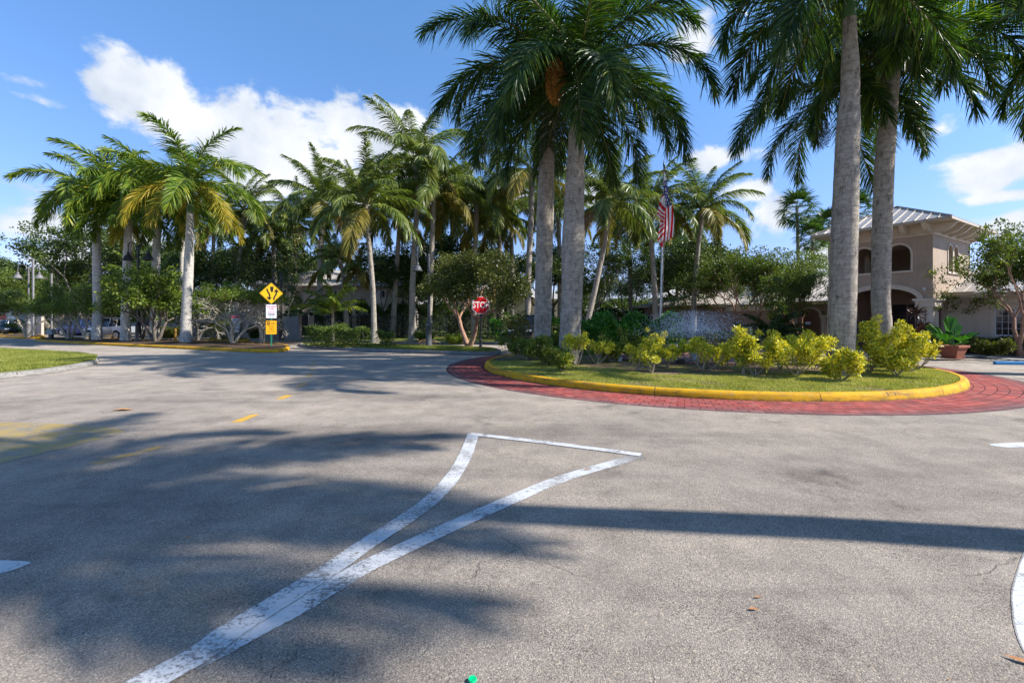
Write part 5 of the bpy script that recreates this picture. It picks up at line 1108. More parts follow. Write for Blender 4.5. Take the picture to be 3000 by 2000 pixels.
tr = t.new('ShaderNodeBsdfTransparent'); ms2 = t.new('ShaderNodeMixShader'); ms2.inputs[0].default_value = .75; t.put(ms2.inputs[1], tr.outputs[0]); t.put(ms2.inputs[2], bb.outputs[0]); t.put(out.inputs[0], ms2.outputs[0]); M_water = m
def drops(P, s, r):
    n = len(P); base = np.array([[1, 0, 0], [-1, 0, 0], [0, 1, 0], [0, -1, 0], [0, 0, 1.4], [0, 0, -1.4]]); V = P[:, None]+base[None]*(s*r.uniform(.4, 1.5, n))[:, None, None]
    fc = np.array([[0, 2, 4], [2, 1, 4], [1, 3, 4], [3, 0, 4], [2, 0, 5], [1, 2, 5], [3, 1, 5], [0, 3, 5]]); T = (np.arange(n)*6)[:, None, None]+fc[None]; return V.reshape(-1, 3), T.reshape(-1, 3)
n = 9000; J = A(2033, 1060, 14.9); J.z = .24; a = r.random(n)*6.283; v = r.uniform(.6, 1.0, n); ang = r.uniform(0, .62, n)**.8; tt = .25+.75*r.random(n)**.55
hx = 1.65*tt*np.sin(ang)*2.0*v; hz = (6.2*tt-4.9*tt*tt*1.05)*.88*v*np.cos(ang*.6)
P = np.column_stack([np.array(J)[0]+hx*np.cos(a)*1.15, np.array(J)[1]+hx*np.sin(a), .24+np.maximum(hz, 0)]); P = P[(P[:, 2] > .95) | (r.random(len(P)) < .22)]; V, T = drops(P, .0062, r)
tagit(link('water_spray', arr_mesh('water_spray', V, T, [M_water])), kind='stuff')
n = 5000; h = r.random(n)**.8*.62; a = r.random(n)*6.283; rd_ = (.05+h*.26)*np.sqrt(r.random(n)); P = np.column_stack([J.x+rd_*np.cos(a), J.y+rd_*np.sin(a), .24+h]); V, T = drops(P, .010, r)
tagit(link('water_jet', arr_mesh('water_jet', V, T, [M_water])), kind='stuff')
M_black = pm('black_painted_metal', (.018, .018, .02), (.03, .03, .032), 4, .4, spec=.5)
def spot(px, py, lab, z=.16):
    p = G(px, py, z); o = thing('ground_spotlight', lab, 'spotlight', p, .2); b = MB(); b.box(-.10, .10, -.07, .07, .08, .22); b.box(-.11, .11, -.09, -.07, .07, .23); b.build('housing', M_black, o, local=True, bevel=.01); b = MB(); b.tube([(0, 0, -.06), (0, 0, .08)], .012, 6); b.build('stake', M_black, o, local=True)
spot(1992, 1072, 'small black square spotlight on a stake before the brick basin'); 
p = G(1815, 1062, .16); o = thing('ground_spotlight', 'small silver spotlight between the shrubs before the green hedge', 'spotlight', p); b = MB(); b.lathe([(.03, .02), (.07, .06), (.09, .16), (.085, .17), (.0001, .15)], 14); b.build('housing', M_wframe, o, local=True, smooth=40); b = MB(); b.tube([(0, 0, -.08), (0, 0, .03)], .012, 6); b.build('stake', M_black, o, local=True)

# ------------------------------------------------------------ flagpole and flag
M_alu = pm('brushed_aluminium', (.50, .50, .49), (.42, .42, .41), 2, .35, metal=.7)
YF = 21.0; p0 = A(1932, 960, YF); p0.z = .13; p1 = A(1946, 503, YF); pole = thing('flagpole', 'tall silver flagpole at the back of the roundabout topped by an eagle', 'flagpole', p0)
b = MB(); b.tube([p0, p0.lerp(p1, .5), p1], [.055, .045, .030], 14); b.build('pole', M_alu, pole, smooth=60)
b = MB(); b.lathe([(.10, 0), (.10, .06), (.07, .10), (.058, .14)], 16, p0+Vector((0, 0, .02))); b.build('base_collar', M_alu, pole, smooth=40)
b = MB(); b.lathe([(.025, 0), (.14, .02), (.15, .035), (.10, .06), (.02, .075)], 18, p1-Vector((0, 0, .0))); b.build('truck_cap', pm('brass', (.45, .36, .20), None, rough=.35, metal=.9), pole, smooth=40)
M_bronze = pm('dark_bronze', (.035, .07, .07), (.06, .09, .08), 10, .45, metal=.5)
b = MB(); e = p1+Vector((0, 0, .075)); b.lathe([(.03, 0), (.05, .03), (.03, .06), (.045, .09)], 12, e); b.tube([e+Vector((0, 0, .08)), e+Vector((.0, 0, .16)), e+Vector((-.01, 0, .26)), e+Vector((-.035, 0, .32)), e+Vector((-.075, 0, .325))], [.02, .055, .045, .024, .006], 10)
b.tube([e+Vector((.0, 0, .14)), e+Vector((.05, 0, .10)), e+Vector((.11, 0, .09))], [.03, .022, .012], 8)
for s_, dx in ((-1, -.05), (1, .06)):
    q = [e+Vector((.01, s_*.02, .22)), e+Vector((dx*.8, s_*.06, .30)), e+Vector((dx*1.6, s_*.10, .44)), e+Vector((dx*1.2, s_*.07, .34)), e+Vector((dx*.5+.03, s_*.05, .17))]
    b.add(q+[v+Vector((.012, s_*.012, -.01)) for v in q], [(0, 1, 2, 3, 4), (9, 8, 7, 6, 5)]+[(i, 5+i, 5+(i+1) % 5, (i+1) % 5) for i in range(5)])
b.build('eagle_finial', M_bronze, pole, smooth=50)
b = MB(); b.tube([p1+Vector((.06, -.03, -.1)), p0.lerp(p1, .6)+Vector((.07, -.06, 0)), p0.lerp(p1, .12)+Vector((.06, -.05, 0))], .006, 5); b.build('halyard', M_trim, pole)
# flag hangs in two lobes; UV: x along the stripes (fly), y across 13 stripes
m, t, bb, out = newmat('stars_and_stripes'); uv = t.new('ShaderNodeUVMap').outputs[0]; s = t.new('ShaderNodeSeparateXYZ'); t.put(s.inputs[0], uv)
st = t.math('GREATER_THAN', t.math('MODULO', t.math('MULTIPLY', s.outputs[1], 13.), 2.), 1.)      # 1 = white stripe
col = t.mix(st, (.68, .012, .024), (.88, .86, .87))
can = t.math('MULTIPLY', t.math('LESS_THAN', s.outputs[0], .40), t.math('GREATER_THAN', s.outputs[1], 6/13))
gx = t.math('MULTIPLY', s.outputs[0], 11/.40); gy = t.math('MULTIPLY', t.math('SUBTRACT', s.outputs[1], 6/13), 9/(7/13))
fx = t.math('SUBTRACT', t.math('FRACT', gx), .5); fy = t.math('SUBTRACT', t.math('FRACT', gy), .5)
par = t.math('LESS_THAN', t.math('MODULO', t.math('ADD', t.math('FLOOR', gx), t.math('FLOOR', gy)), 2.), .5)
star = t.math('MULTIPLY', t.math('LESS_THAN', t.math('SQRT', t.math('ADD', t.math('MULTIPLY', fx, fx), t.math('MULTIPLY', fy, fy))), .40), par)
col = t.mix(can, col, t.mix(star, (.016, .025, .16), (.88, .88, .90)))
t.put(bb.inputs['Base Color'], col); bb.inputs['Roughness'].default_value = .7
tl = t.new('ShaderNodeBsdfTranslucent'); t.put(tl.inputs[0], col); mx = t.new('ShaderNodeMixShader'); mx.inputs[0].default_value = .35; t.put(mx.inputs[1], bb.outputs[0]); t.put(mx.inputs[2], tl.outputs[0]); t.put(out.inputs[0], mx.outputs[0]); M_flag = m
fl = thing('flag', 'american flag hanging limp in folds from the silver pole', 'flag', A(1948, 517, YF-.05))
def lobe(b, rows, u0, u1, v0, v1, ncol, amp, ph, yo):
    """rows: list of (py, pxleft, pxright, uv_left, uv_right) """
    R_ = []
    dense = []
    for i in range(len(rows)-1):
        for k in range(6): f = k/6; dense.append([a*(1-f)+c*f for a, c in zip(rows[i], rows[i+1])])
    dense.append(rows[-1]); vs = []; uv = []
    for i, rw in enumerate(dense):
        py, xl, xr, ul, vl, ur, vr, dl = rw
        for k in range(ncol+1):
            f = k/ncol; px = xl+(xr-xl)*f; p = A(px, py+dl*f, YF); y = YF-.06+yo+amp*min(1, i/8)*math.sin(ph+f*9.5+i*.06)
            vs.append((p.x, y, p.z)); uv.append((ul+(ur-ul)*f, vl+(vr-vl)*f))
    n = ncol+1; b.add(vs, [(i*n+k, i*n+k+1, (i+1)*n+k+1, (i+1)*n+k) for i in range(len(dense)-1) for k in range(ncol)], 0, uv)
b = MB()
# right/main lobe: canton on top, stripes running nearly straight down    (py, xl, xr, ul, vl, ur, vr, slope)
lobe(b, [(518, 1947, 1951, .00, .98, .00, .80, 0), (560, 1942, 1956, .10, .98, .10, .62, 0), (600, 1936, 1960, .26, .98, .26, .58, 4), (586+20, 1934, 1962, .34, .97, .34, .56, -14), (625, 1935, 1968, .42, .99, .42, .50, -22), (665, 1940, 1973, .56, .92, .56, .42, -22), (700, 1942, 1971, .75, .84, .75, .40, -14), (710, 1945, 1969, .86, .80, .86, .42, -14)], 0, 0, 0, 0, 12, .05, 0, 0)
# left lobe: folded back, stripes slanting down to the right
lobe(b, [(572, 1937, 1944, .41, .52, .52, .55, 8), (590, 1930, 1946, .43, .55, .60, .60, 14), (612, 1926, 1945, .42, .42, .62, .45, 14), (632, 1920, 1944, .42, .10, .70, .15, 14), (646, 1932, 1943, .50, .99, .62, .98, 8), (676, 1926, 1944, .60, .74, .80, .70, -14), (706, 1924, 1941, .78, .50, .92, .40, -10), (722, 1932, 1939, .9, .30, .99, .30, 8), (733, 1935, 1937, .97, .25, .99, .25, 0)], 0, 0, 0, 0, 8, .035, 2, -.10)
b.build('cloth', M_flag, fl, smooth=70)

# ------------------------------------------------------------ signs
def text(s, size, mat, parent, M, xs=1., off=0., name='lettering', ext=.001):
    cu = bpy.data.curves.new('lettering', 'FONT'); cu.body = s; cu.size = size; cu.align_x = 'CENTER'; cu.align_y = 'CENTER'; cu.extrude = ext; cu.offset = off; cu.resolution_u = 3
    tmp = bpy.data.objects.new('tmp', cu); C.objects.link(tmp); bpy.context.view_layer.update(); me = bpy.data.meshes.new_from_object(tmp.evaluated_get(bpy.context.evaluated_depsgraph_get())); bpy.data.objects.remove(tmp)
    me.transform(M @ Matrix.Diagonal((xs, 1, 1, 1))); me.materials.clear(); me.materials.append(mat); return link(name, me, parent)
FX = Matrix.Rotation(R(90), 4, 'X')                       # text plane facing -Y
def TM(x, y, z): return Matrix.Translation((x, y, z)) @ FX
M_red = pm('red_sign_sheet', (.72, .006, .014), (.66, .01, .015), 6, .45); M_wht = pm('white_sign_sheet', (.88, .86, .87), None, rough=.4)
M_sy = pm('yellow_sign_sheet', (.95, .55, .006), (.92, .52, .006), 6, .5); M_so = pm('orange_yellow_sign_sheet', (.95, .46, .006), None, rough=.5); M_blk = pm('black_sign_ink', (.02, .018, .018), None, rough=.5)
M_rink = pm('red_sign_ink', (.50, .04, .08), None, rough=.5); M_galv = pm('green_sign_post', (.02, .20, .11), (.02, .16, .09), 8, .5); M_grey = pm('galvanised_steel', (.35, .35, .36), None, rough=.4, metal=.6)
p = G(1408, 1020, .13); ss = thing('stop_sign', 'red octagonal STOP sign on a dark post beside the reddish leaning trunk', 'traffic sign', p, R(12)); SC = p.y/F
zc = (1020-894)*SC; Rr = 25.5*SC
def octa(r_): return [(r_*math.cos(R(22.5+45*k))/math.cos(R(22.5)), r_*math.sin(R(22.5+45*k))/math.cos(R(22.5))) for k in range(8)]
def plate(nm, poly, y, th, mat, parent, zc_): q = MB(); q.prism(poly, -th, 0, M=Matrix.Translation((0, y, zc_)) @ FX @ Matrix.Diagonal((1, 1, -1, 1))); return q.build(nm, mat, parent, local=True)
plate('border', octa(Rr), -.050, .006, M_wht, ss, zc); plate('face', octa(Rr*.93), -.053, .008, M_red, ss, zc); plate('back_plate', octa(Rr*.995), -.046, .0035, M_grey, ss, zc)
text('STOP', Rr*1.02, M_wht, ss, TM(0, -.0635, zc), .78, .010)
b = MB(); b.tube([(0, 0, 0), (0, 0, zc+.25)], .038, 12); b.build('post', M_black, ss, local=True, smooth=60); b = MB(); b.lathe([(.085, 0), (.085, .10), (.07, .14), (.065, .38), (.075, .42), (.045, .46)], 14); b.build('post_base', M_black, ss, local=True, smooth=40)
p = G(795, 1013, .13); ps = thing('sign_post', 'green post with yellow diamond sign, white tow-away sign and orange parking sign', 'traffic sign', p, R(18)); SC = p.y/F
b = MB(); b.box(-.032, .032, -.012, .0, -.1, 3.05); b.box(-.032, -.026, 0, .02, -.1, 3.05); b.box(.026, .032, 0, .02, -.1, 3.05); b.build('post', M_galv, ps, local=True)
D = 31.5*SC; zd = (1013-859)*SC
def rr_poly(w_, h, c=.06, n=4):
    out = []
    for (sx, sy, a0) in ((1, 1, 0), (-1, 1, 90), (-1, -1, 180), (1, -1, 270)):
        for k in range(n+1): a = R(a0+90*k/n); out.append((sx*(w_/2-c)+c*math.cos(a), sy*(h/2-c)+c*math.sin(a)))
    return out
rot45 = lambda pl: [((x-y)*.7071, (x+y)*.7071) for x, y in pl]
S_ = D*1.4142
plate('diamond_sign', rot45(rr_poly(S_, S_, .05)), -.0165, .004, M_sy, ps, zd)
dsg = [o for o in ps.children if o.name.startswith('diamond_sign')][0]
def ringplate(w_, wi, y, mat, parent, zc_, c=.045):
    o_ = rot45(rr_poly(w_, w_, c)); i_ = rot45(rr_poly(wi, wi, c*.8)); n = len(o_); q = MB(); M = Matrix.Translation((0, y, zc_)) @ FX
    q.add([M @ Vector((x, yy, 0)) for x, yy in o_]+[M @ Vector((x, yy, 0)) for x, yy in i_], [(k, (k+1) % n, n+(k+1) % n, n+k) for k in range(n)]); return q.build('border', mat, parent, local=True)
ringplate(S_*.955, S_*.92, -.0222, M_blk, dsg, zd)
def flat(b, pl, y=-.0226): M = Matrix.Translation((0, y, zd)) @ FX; b.add([M @ Vector((x*D, z*D, 0)) for x, z in pl], [tuple(range(len(pl)))])
b = MB()
flat(b, [(-.10, .62), (.19, .62), (.17, .32), (.13, .16), (.10, .10), (.0, .10), (-.04, .16), (-.08, .32)])
def ribbon(b, cl, wd):
    P_ = [Vector((x, z)) for x, z in cl]; L_ = []; R2 = []
    for i, q in enumerate(P_):
        t_ = (P_[min(i+1, len(P_)-1)]-P_[max(0, i-1)]).normalized(); nn = Vector((-t_.y, t_.x)); L_.append(q+nn*wd); R2.append(q-nn*wd)
    for i in range(len(P_)-1): flat(b, [tuple(L_[i]), tuple(R2[i]), tuple(R2[i+1]), tuple(L_[i+1])])
ribbon(b, [(-.35, .42), (-.34, .28), (-.28, .12), (-.19, -.02), (-.14, -.16), (-.14, -.34)], .065); flat(b, [(-.40, -.33), (-.16, -.66), (.06, -.36), (-.07, -.38), (-.14, -.33), (-.22, -.36)][::1])
ribbon(b, [(.21, -.62), (.22, -.46), (.27, -.32), (.37, -.16), (.42, .0), (.43, .12)], .065); flat(b, [(.42, .42), (.20, .12), (.33, .13), (.43, .08), (.52, .12), (.66, .10)])
b.build('arrow_symbol', M_blk, dsg, local=True)
# white tow-away sign
w_, h = 27.8*SC, 39.5*SC; zt = (1013-912)*SC; plate('tow_sign', rr_poly(w_, h, .035), -.0165, .004, M_wht, ps, zt); ts = [o for o in ps.children if o.name.startswith('tow_sign')][0]
for (s_, dz, sz, mt, xs, of) in (('TOW AWAY', .355, .155, M_rink, .66, .004), ('= ZONE =', .20, .14, M_rink, .72, .003), ('NO PARKING', .065, .082, M_rink, .84, 0), ('VEHICLES TOWED', -.03, .078, M_rink, .66, 0), ('AT OWNERS EXPENSE', -.115, .075, M_rink, .56, 0), ('PANTHER', -.225, .115, M_blk, .80, .005), ('TOWING', -.315, .065, M_blk, .95, 0), ('24 HRS 7 DAYS', -.40, .072, M_blk, .72, 0)):
    text(s_, sz*h, mt, ts, TM(0, -.0212, zt+dz*h), xs*1.15, of)
zo = (1013-959)*SC; plate('parking_sign', rr_poly(w_*1.02, h, .035), -.0165, .004, M_so, ps, zo); og = [o for o in ps.children if o.name.startswith('parking_sign')][0]
b = MB(); M = Matrix.Translation((0, -.0212, zo)) @ FX; b.add([M @ Vector((x*w_, z*h, 0)) for x, z in ((-.43, .19), (-.12, .19), (-.12, .44), (-.43, .44))], [(0, 1, 2, 3)]); b.build('ink_block', M_blk, og, local=True)
text('NO', .165*h, M_so, og, TM(-.275*w_, -.0222, zo+.315*h), .75, .004)
for (s_, x, dz, sz, xs) in (('OVERNIGHT', .16, .36, .085, .62), ('PARKING', .16, .25, .10, .72), ('AFTER 1:00 AM', 0, .11, .088, .80), ('VEHICLES', 0, .005, .088, .85), ('SUBJECT', 0, -.10, .088, .85), ('TO TOWING', 0, -.21, .088, .82), ('WITHOUT NOTICE', 0, -.33, .088, .74)):
    text(s_, sz*h, M_blk, og, TM(x*w_, -.0212, zo+dz*h), xs, 0)
p = A(692, 998, 31); p.z = .1; s3 = thing('notice_board', 'rear white notice boards and an arrow board seen through the bare twig tree', 'sign', p, R(4)); SC = 31/F
b = MB(); b.tube([(0, .02, 0), (0, .02, 2.0)], .03, 8); b.build('post', M_black, s3, local=True)
M_pg = pm('grey_white_board', (.50, .52, .53), None, rough=.5); M_pb = pm('pale_blue_board', (.38, .46, .52), None, rough=.5)
plate('upper_board', rr_poly(26*SC, 20*SC, .02), -.015, .01, M_pg, s3, (998-934)*SC); plate('header_board', rr_poly(26*SC, 5*SC, .01), -.028, .006, M_rink, s3, (998-927)*SC)
plate('lower_board', rr_poly(20*SC, 19*SC, .02), -.015, .01, M_pb, s3, (998-953)*SC)
pl = [(-9, -3), (6, -3), (9.5, 0), (6, 3), (-9, 3)]; plate('arrow_board', [(x*SC, y*SC) for x, y in pl], -.015, .01, M_wht, s3, (998-968)*SC)
text('VISITORS', 5.5*SC, M_rink, s3, TM(-.02, -.028, (998-968)*SC), .7)
for (s_, dz) in (('ALL VISITORS', 938), ('MUST STOP', 934), ('AT GATE', 930)): text(s_, 3.6*SC, M_blk, s3, TM(0, -.028, (998-(934*2-dz))*SC), .9)
for (px, py, Y, w_, h, mt, lab) in ((2229, 944, 27, 14, 7, M_wht, 'small white sign by the arcade, upper of the two'), (2367, 955-9, 26.6, 14, 7, M_wht, 'small white notice on a stake in front of the arcade arch'), (1873, 961, 38, 12, 9, M_wht, 'small pale square sign on the black fence right of the green one')):
    if px == 2229: continue
    p = A(px, py, Y); b = MB(); o = thing('notice_sign', lab, 'sign', Vector((p.x, p.y, .1))); b.box(-w_/2/F*Y, w_/2/F*Y, -.02, 0, p.z-.1-h/2/F*Y, p.z-.1+h/2/F*Y); b.build('board', mt, o, local=True); b = MB(); b.box(-.015, .015, .002, .03, 0, p.z-.1); b.build('stake', M_black, o, local=True)
    b = MB(); 
    for k in range(3): b.box(-w_/2.8/F*Y, w_/3.2/F*Y, -.0235, -.021, p.z-.1+(k-1)*h/4/F*Y-.008, p.z-.1+(k-1)*h/4/F*Y+.008)
    b.build('printed_lines', M_blk, o, local=True)
p = A(2373, 972, 26); o = thing('notice_sign', 'taller white notice low in front of the arcade', 'sign', Vector((p.x, p.y, .1))); b = MB(); b.box(-.13, .13, -.02, 0, .45, .85); b.build('board', M_wht, o, local=True); b = MB(); b.box(-.015, .015, .002, .03, 0, .8); b.build('stake', M_black, o, local=True)
p = A(1850, 961, 38); o = thing('notice_sign', 'small green sign on the black fence', 'sign', Vector((p.x, p.y, .1))); b = MB(); b.box(-.2, .2, -.02, 0, .7, 1.0); b.build('board', pm('green_board', (.04, .25, .16), None, rough=.5), o, local=True); b = MB(); b.box(-.015, .015, .002, .03, 0, 1.); b.build('stake', M_black, o, local=True)

# ------------------------------------------------------------ street lamps
M_lampd = pm('dark_bronze_paint', (.020, .018, .018), (.035, .03, .03), 6, .45); M_lampg = pm('grey_lamp_paint', (.085, .088, .09), (.06, .062, .065), 6, .45); M_lampl = pm('pale_grey_lamp_paint', (.17, .16, .16), (.14, .135, .135), 6, .45)
def lamp(px, py, Y, ztop, arms, reach, lab, mat, rz=0, basew=.17, sh=1., group='shepherd-crook street lamps'):
    p = A(px, py, Y); p.z = .12; o = thing('street_lamp', lab, 'street lamp', p, rz, group); h = ztop-.12
    b = MB(); b.lathe([(basew*1.1, 0), (basew*1.1, .08), (basew, .12), (basew*.9, 1.05), (basew*1.05, 1.1), (basew*.95, 1.16), (basew*.55, 1.28), (basew*.5, 1.34)], 16); b.build('base', mat, o, local=True, smooth=40)
    b = MB(); b.tube([(0, 0, 1.3), (0, 0, h)], [.075, .06], 12); b.lathe([(.08, h-.62), (.095, h-.6), (.08, h-.56)], 12); b.lathe([(.065, h-.02), (.085, h), (.05, h+.06), (.0001, h+.12)], 12); b.build('pole', mat, o, local=True, smooth=50)
    for s_ in arms:
        b = MB(); pts = [(s_*.05, 0, h-.30), (s_*.14, 0, h-.28), (s_*.16, 0, h)]; n = 10; r_ = (reach-.16)/2
        pts += [(s_*(.16+r_-r_*math.cos(math.pi*k/n)), 0, h+r_*.95*math.sin(math.pi*k/n)) for k in range(1, n+1)]; pts.append((s_*reach, 0, h-.36)); b.tube(pts, .028, 8); a_ = b.build('arm', mat, o, local=True, smooth=60)
        b = MB(); z = h-.36; b.lathe([(.05, z), (.085, z-.04), (.10, z-.14), (.08, z-.18), (.15, z-.22), (.24, z-.36), (.29, z-.50), (.34, z-.54), (.34, z-.56), (.27, z-.555), (.22, z-.40), (.0001, z-.36)], 20, (s_*reach, 0, 0)); b.v = [(s_*reach+(v[0]-s_*reach)*sh, v[1]*sh, z+(v[2]-z)*sh) for v in b.v]; b.build('shade', mat, o, local=True, smooth=40)
lamp(405, 992, 30, 6.4, (-1, 1), .76, 'dark twin-armed street lamp in front of the silver car', M_lampd, R(-8))
lamp(1256, 1022, 24.5, 5.0, (-1,), .60, 'grey single-armed street lamp on the verge beside the coconut trunks', M_lampg, sh=.82)
lamp(84, 985, 42, 6.3, (-1, 1), .9, 'pale grey twin-armed street lamp at the far left', M_lampl, R(6))
lamp(824, 992, 33, 4.9, (-1,), .62, 'dark street lamp half hidden behind the yellow diamond sign', M_lampd)
M_postg = pm('weathered_white_post', (.24, .235, .24), (.19, .185, .19), 3, .6)
for (px, y0, y1, Y, w_, lab) in ((97, 985, 760, 41, 8, 'white square utility post beside the pale twin lamp'), (151, 985, 803, 46, 7, 'shorter white utility post right of the pale twin lamp')):
    p = A(px, y0, Y); p.z = .1; q = A(px, y1, Y); b = MB(); a_ = w_/2/F*Y; a_ *= .5; b.box(-a_, a_, -a_, a_, 0, q.z-.1); b.box(-a_*1.3, a_*1.3, -a_*1.3, a_*1.3, q.z-.1, q.z-.04); o = b.build('utility_post', M_postg, None, local=True, bevel=.02); o.location = p; tagit(o, lab, 'post')
p = G(559, 1001, .13); b = MB(); b.lathe([(.075, 0), (.075, .80), (.06, .84), (.0001, .86)], 14); o = thing('bollard', 'slim yellow bollard right of the reddish shrub stems on the median', 'bollard', A(514, 1000, 30.5)); o.location.z = .13; b.build('post', M_ykerb, o, local=True, smooth=40); b = MB(); b.lathe([(.078, .55), (.078, .62)], 14); b.build('band', M_blk, o, local=True)
p = A(150, 988, 35); p.z = .13; o = thing('utility_box', 'small pale grey utility cabinet on a dark pedestal at the median tip', 'utility box', p); b = MB(); b.box(-.22, .22, -.18, .18, .30, .72); b.build('cabinet', pm('pale_grey_cabinet', (.36, .40, .38), (.24, .28, .26), 9, .6), o, local=True, bevel=.04); b = MB(); b.box(-.12, .12, -.1, .1, 0, .298); b.build('pedestal', M_black, o, local=True)

# ------------------------------------------------------------ vehicles
M_tyre = pm('tyre_rubber', (.012, .012, .013), None, rough=.85); M_rim = pm('alloy_rim', (.45, .45, .46), None, rough=.3, metal=.8); M_cg = pm('car_glass', (.01, .014, .022), None, rough=.05, spec=1.); M_tail = pm('red_tail_lamp', (.42, .01, .02), None, rough=.2); M_head = pm('clear_head_lamp', (.7, .7, .7), None, rough=.1); M_trimc = pm('black_car_trim', (.015, .015, .016), None, rough=.6)
def car(name, lab, cat, loc, rz, L, W, Hh, paint_, suv=True, group=None):
    """nose towards -x"""
    o = thing(name, lab, cat, loc, rz, group); hw = W/2; cb = .22; belt = Hh*.60; a = L/2
    top = [(-a, .45), (-a+.04, belt*.66), (-a+.30, belt*.80), (-a+1.15, belt*.96), (-a+1.35, belt), (a-.95, belt*1.03), (a-.25, belt*1.02), (a-.06, belt*.92), (a, .62), (a-.03, .42)]
    xs = np.linspace(-a, a, 44); wb = L*.58/2; wr_ = .36; wx = (-wb-.02, wb+.02); b = MB(); n = 7; vs = []
    tx = [q[0] for q in top]; tz = [q[1] for q in top]
    for x in xs:
        zt = np.interp(x, tx, tz); e = min(1, (a-abs(x))/.45); wfac = hw*(.84+.16*math.sqrt(max(0, e))); zb = cb+.10*(1-e)
        for c in wx:
            dd = abs(x-c)
            if dd < wr_+.07: zb = max(zb, .34+math.sqrt(max(0, (wr_+.07)**2-dd*dd))-.02)
        zb = min(zb, zt-.05)
        vs += [Vector((x, -wfac*.93, zb)), Vector((x, -wfac, max(zb+.01, .55))), Vector((x, -wfac*.985, zt-.05)), Vector((x, -wfac*.90, zt)), Vector((x, wfac*.90, zt)), Vector((x, wfac*.985, zt-.05)), Vector((x, wfac, max(zb+.01, .55))), Vector((x, wfac*.93, zb))]
    k = 8; fs = [(i*k+j, i*k+(j+1) % k, (i+1)*k+(j+1) % k, (i+1)*k+j) for i in range(len(xs)-1) for j in range(k)]+[tuple(range(k))[::-1], tuple(len(vs)-k+j for j in range(k))]
    b.add(vs, fs); b.build('body', paint_, o, local=True, smooth=35)
    x0, x1, x2, x3 = (-a+1.25, -a+2.0, a-1.0, a-.22) if suv else (-a+1.35, -a+2.1, a-1.7, a-.75)
    def cab(b, sc, z0, z1, xo=0):
        vs = []
        for (x, z, w_) in ((x0, z0, .90), (x1, z1, .70), (x2, z1+.0, .70), (x3, z0, .88)): vs += [Vector((x, -hw*w_*sc, z)), Vector((x, hw*w_*sc, z))]
        b.add(vs, [(0, 1, 3, 2), (2, 3, 5, 4), (4, 5, 7, 6), (0, 2, 4, 6), (1, 7, 5, 3), (0, 6, 7, 1)])
    b = MB(); cab(b, 1.0, belt*.98, Hh-.06); b.build('window', M_cg, o, local=True)
    b = MB(); vs = []
    for (x, w_, z) in ((x1-.08, .70, Hh-.075), (x1+.3, .72, Hh-.02), ((x1+x2)/2, .73, Hh), (x2-.1, .72, Hh-.02), (x2+(.32 if suv else .1), .70, Hh-.07)): vs += [Vector((x, -hw*w_, z-.035)), Vector((x, -hw*w_*.93, z)), Vector((x, hw*w_*.93, z)), Vector((x, hw*w_, z-.035))]
    b.add(vs, [(i*4+j, i*4+j+1, i*4+5+j, i*4+4+j) for i in range(4) for j in range(3)]+[(i*4+3, i*4, i*4+4, i*4+7) for i in range(4)])
    for s_ in (-1, 1):
        for (xa, za, xb, zb_, wa, wb_) in ((x0, belt*.98, x1, Hh-.06, .905, .715), ((x1+x2)/2+.05, belt*.98, (x1+x2)/2, Hh-.06, .905, .715), (x2-.1, belt*.98, x2-.2, Hh-.06, .905, .715), (x3, belt*.98, x2, Hh-.06, .89, .715)): b.tube([(xa, s_*hw*wa, za), (xb, s_*hw*wb_, zb_)], .035, 6)
    b.build('roof', paint_, o, local=True, smooth=40)
    for c in wx:
        for s_ in (-1, 1):
            M = Matrix.Translation((c, s_*(hw-.11), .34)) @ Matrix.Rotation(R(90), 4, 'X'); q = MB(); q.lathe([(.22, -.11), (.33, -.11), (.355, -.06), (.355, .06), (.33, .11), (.22, .11)], 24); q.v = [tuple(M @ Vector(v)) for v in q.v]; w_ = q.build('wheel', M_tyre, o, local=True, smooth=40)
            q = MB(); q.lathe([(.235, .09), (.235, .118), (.205, .126), (.205, .113), (.0001, .113)] if s_ < 0 else [(.235, -.09), (.235, -.118), (.205, -.126), (.205, -.113), (.0001, -.113)], 24)
            for j in range(10): a_ = 6.283*j/10; q.box(.03, .21, -.014, .014, (.1135 if s_ < 0 else -.125), (.125 if s_ < 0 else -.1135), M=Matrix.Rotation(a_, 4, 'Z'))
            q.v = [tuple(M @ Vector(v)) for v in q.v]; q.build('rim', M_rim, w_, local=True)
    for s_ in (-1, 1):
        q = MB(); q.box(a-.14, a-.01, min(s_*hw*.55, s_*hw*.90), max(s_*hw*.55, s_*hw*.90), belt*.80, belt*.94); q.build('tail_light', M_tail, o, local=True, bevel=.02)
        q = MB(); q.box(-a+.01, -a+.22, min(s_*hw*.50, s_*hw*.86), max(s_*hw*.50, s_*hw*.86), belt*.62, belt*.74); q.build('headlight', M_head, o, local=True, bevel=.02)
    q = MB(); q.box(a-.10, a+.03, -hw*.82, hw*.82, .38, .56); q.box(-a-.03, -a+.1, -hw*.8, hw*.8, .36, .50); q.build('bumper', M_trimc, o, local=True, bevel=.03)
    return o
M_silver = pm('silver_car_paint', (.42, .45, .50), None, rough=.25, metal=.55, spec=.6); M_bluec = pm('blue_car_paint', (.03, .06, .20), None, rough=.25, spec=.7); M_greyc = pm('pale_blue_car_paint', (.36, .42, .48), None, rough=.25, metal=.4); M_blackc = pm('black_car_paint', (.012, .013, .015), None, rough=.2, spec=.7); M_whitec = pm('white_van_paint', (.75, .76, .77), None, rough=.3)
p = A(338, 985, 36.8); p.z = .005; car('parked_suv', 'silver SUV behind the left royal palm trunks', 'car', p, R(-14), 4.85, 1.95, 1.72, M_silver)
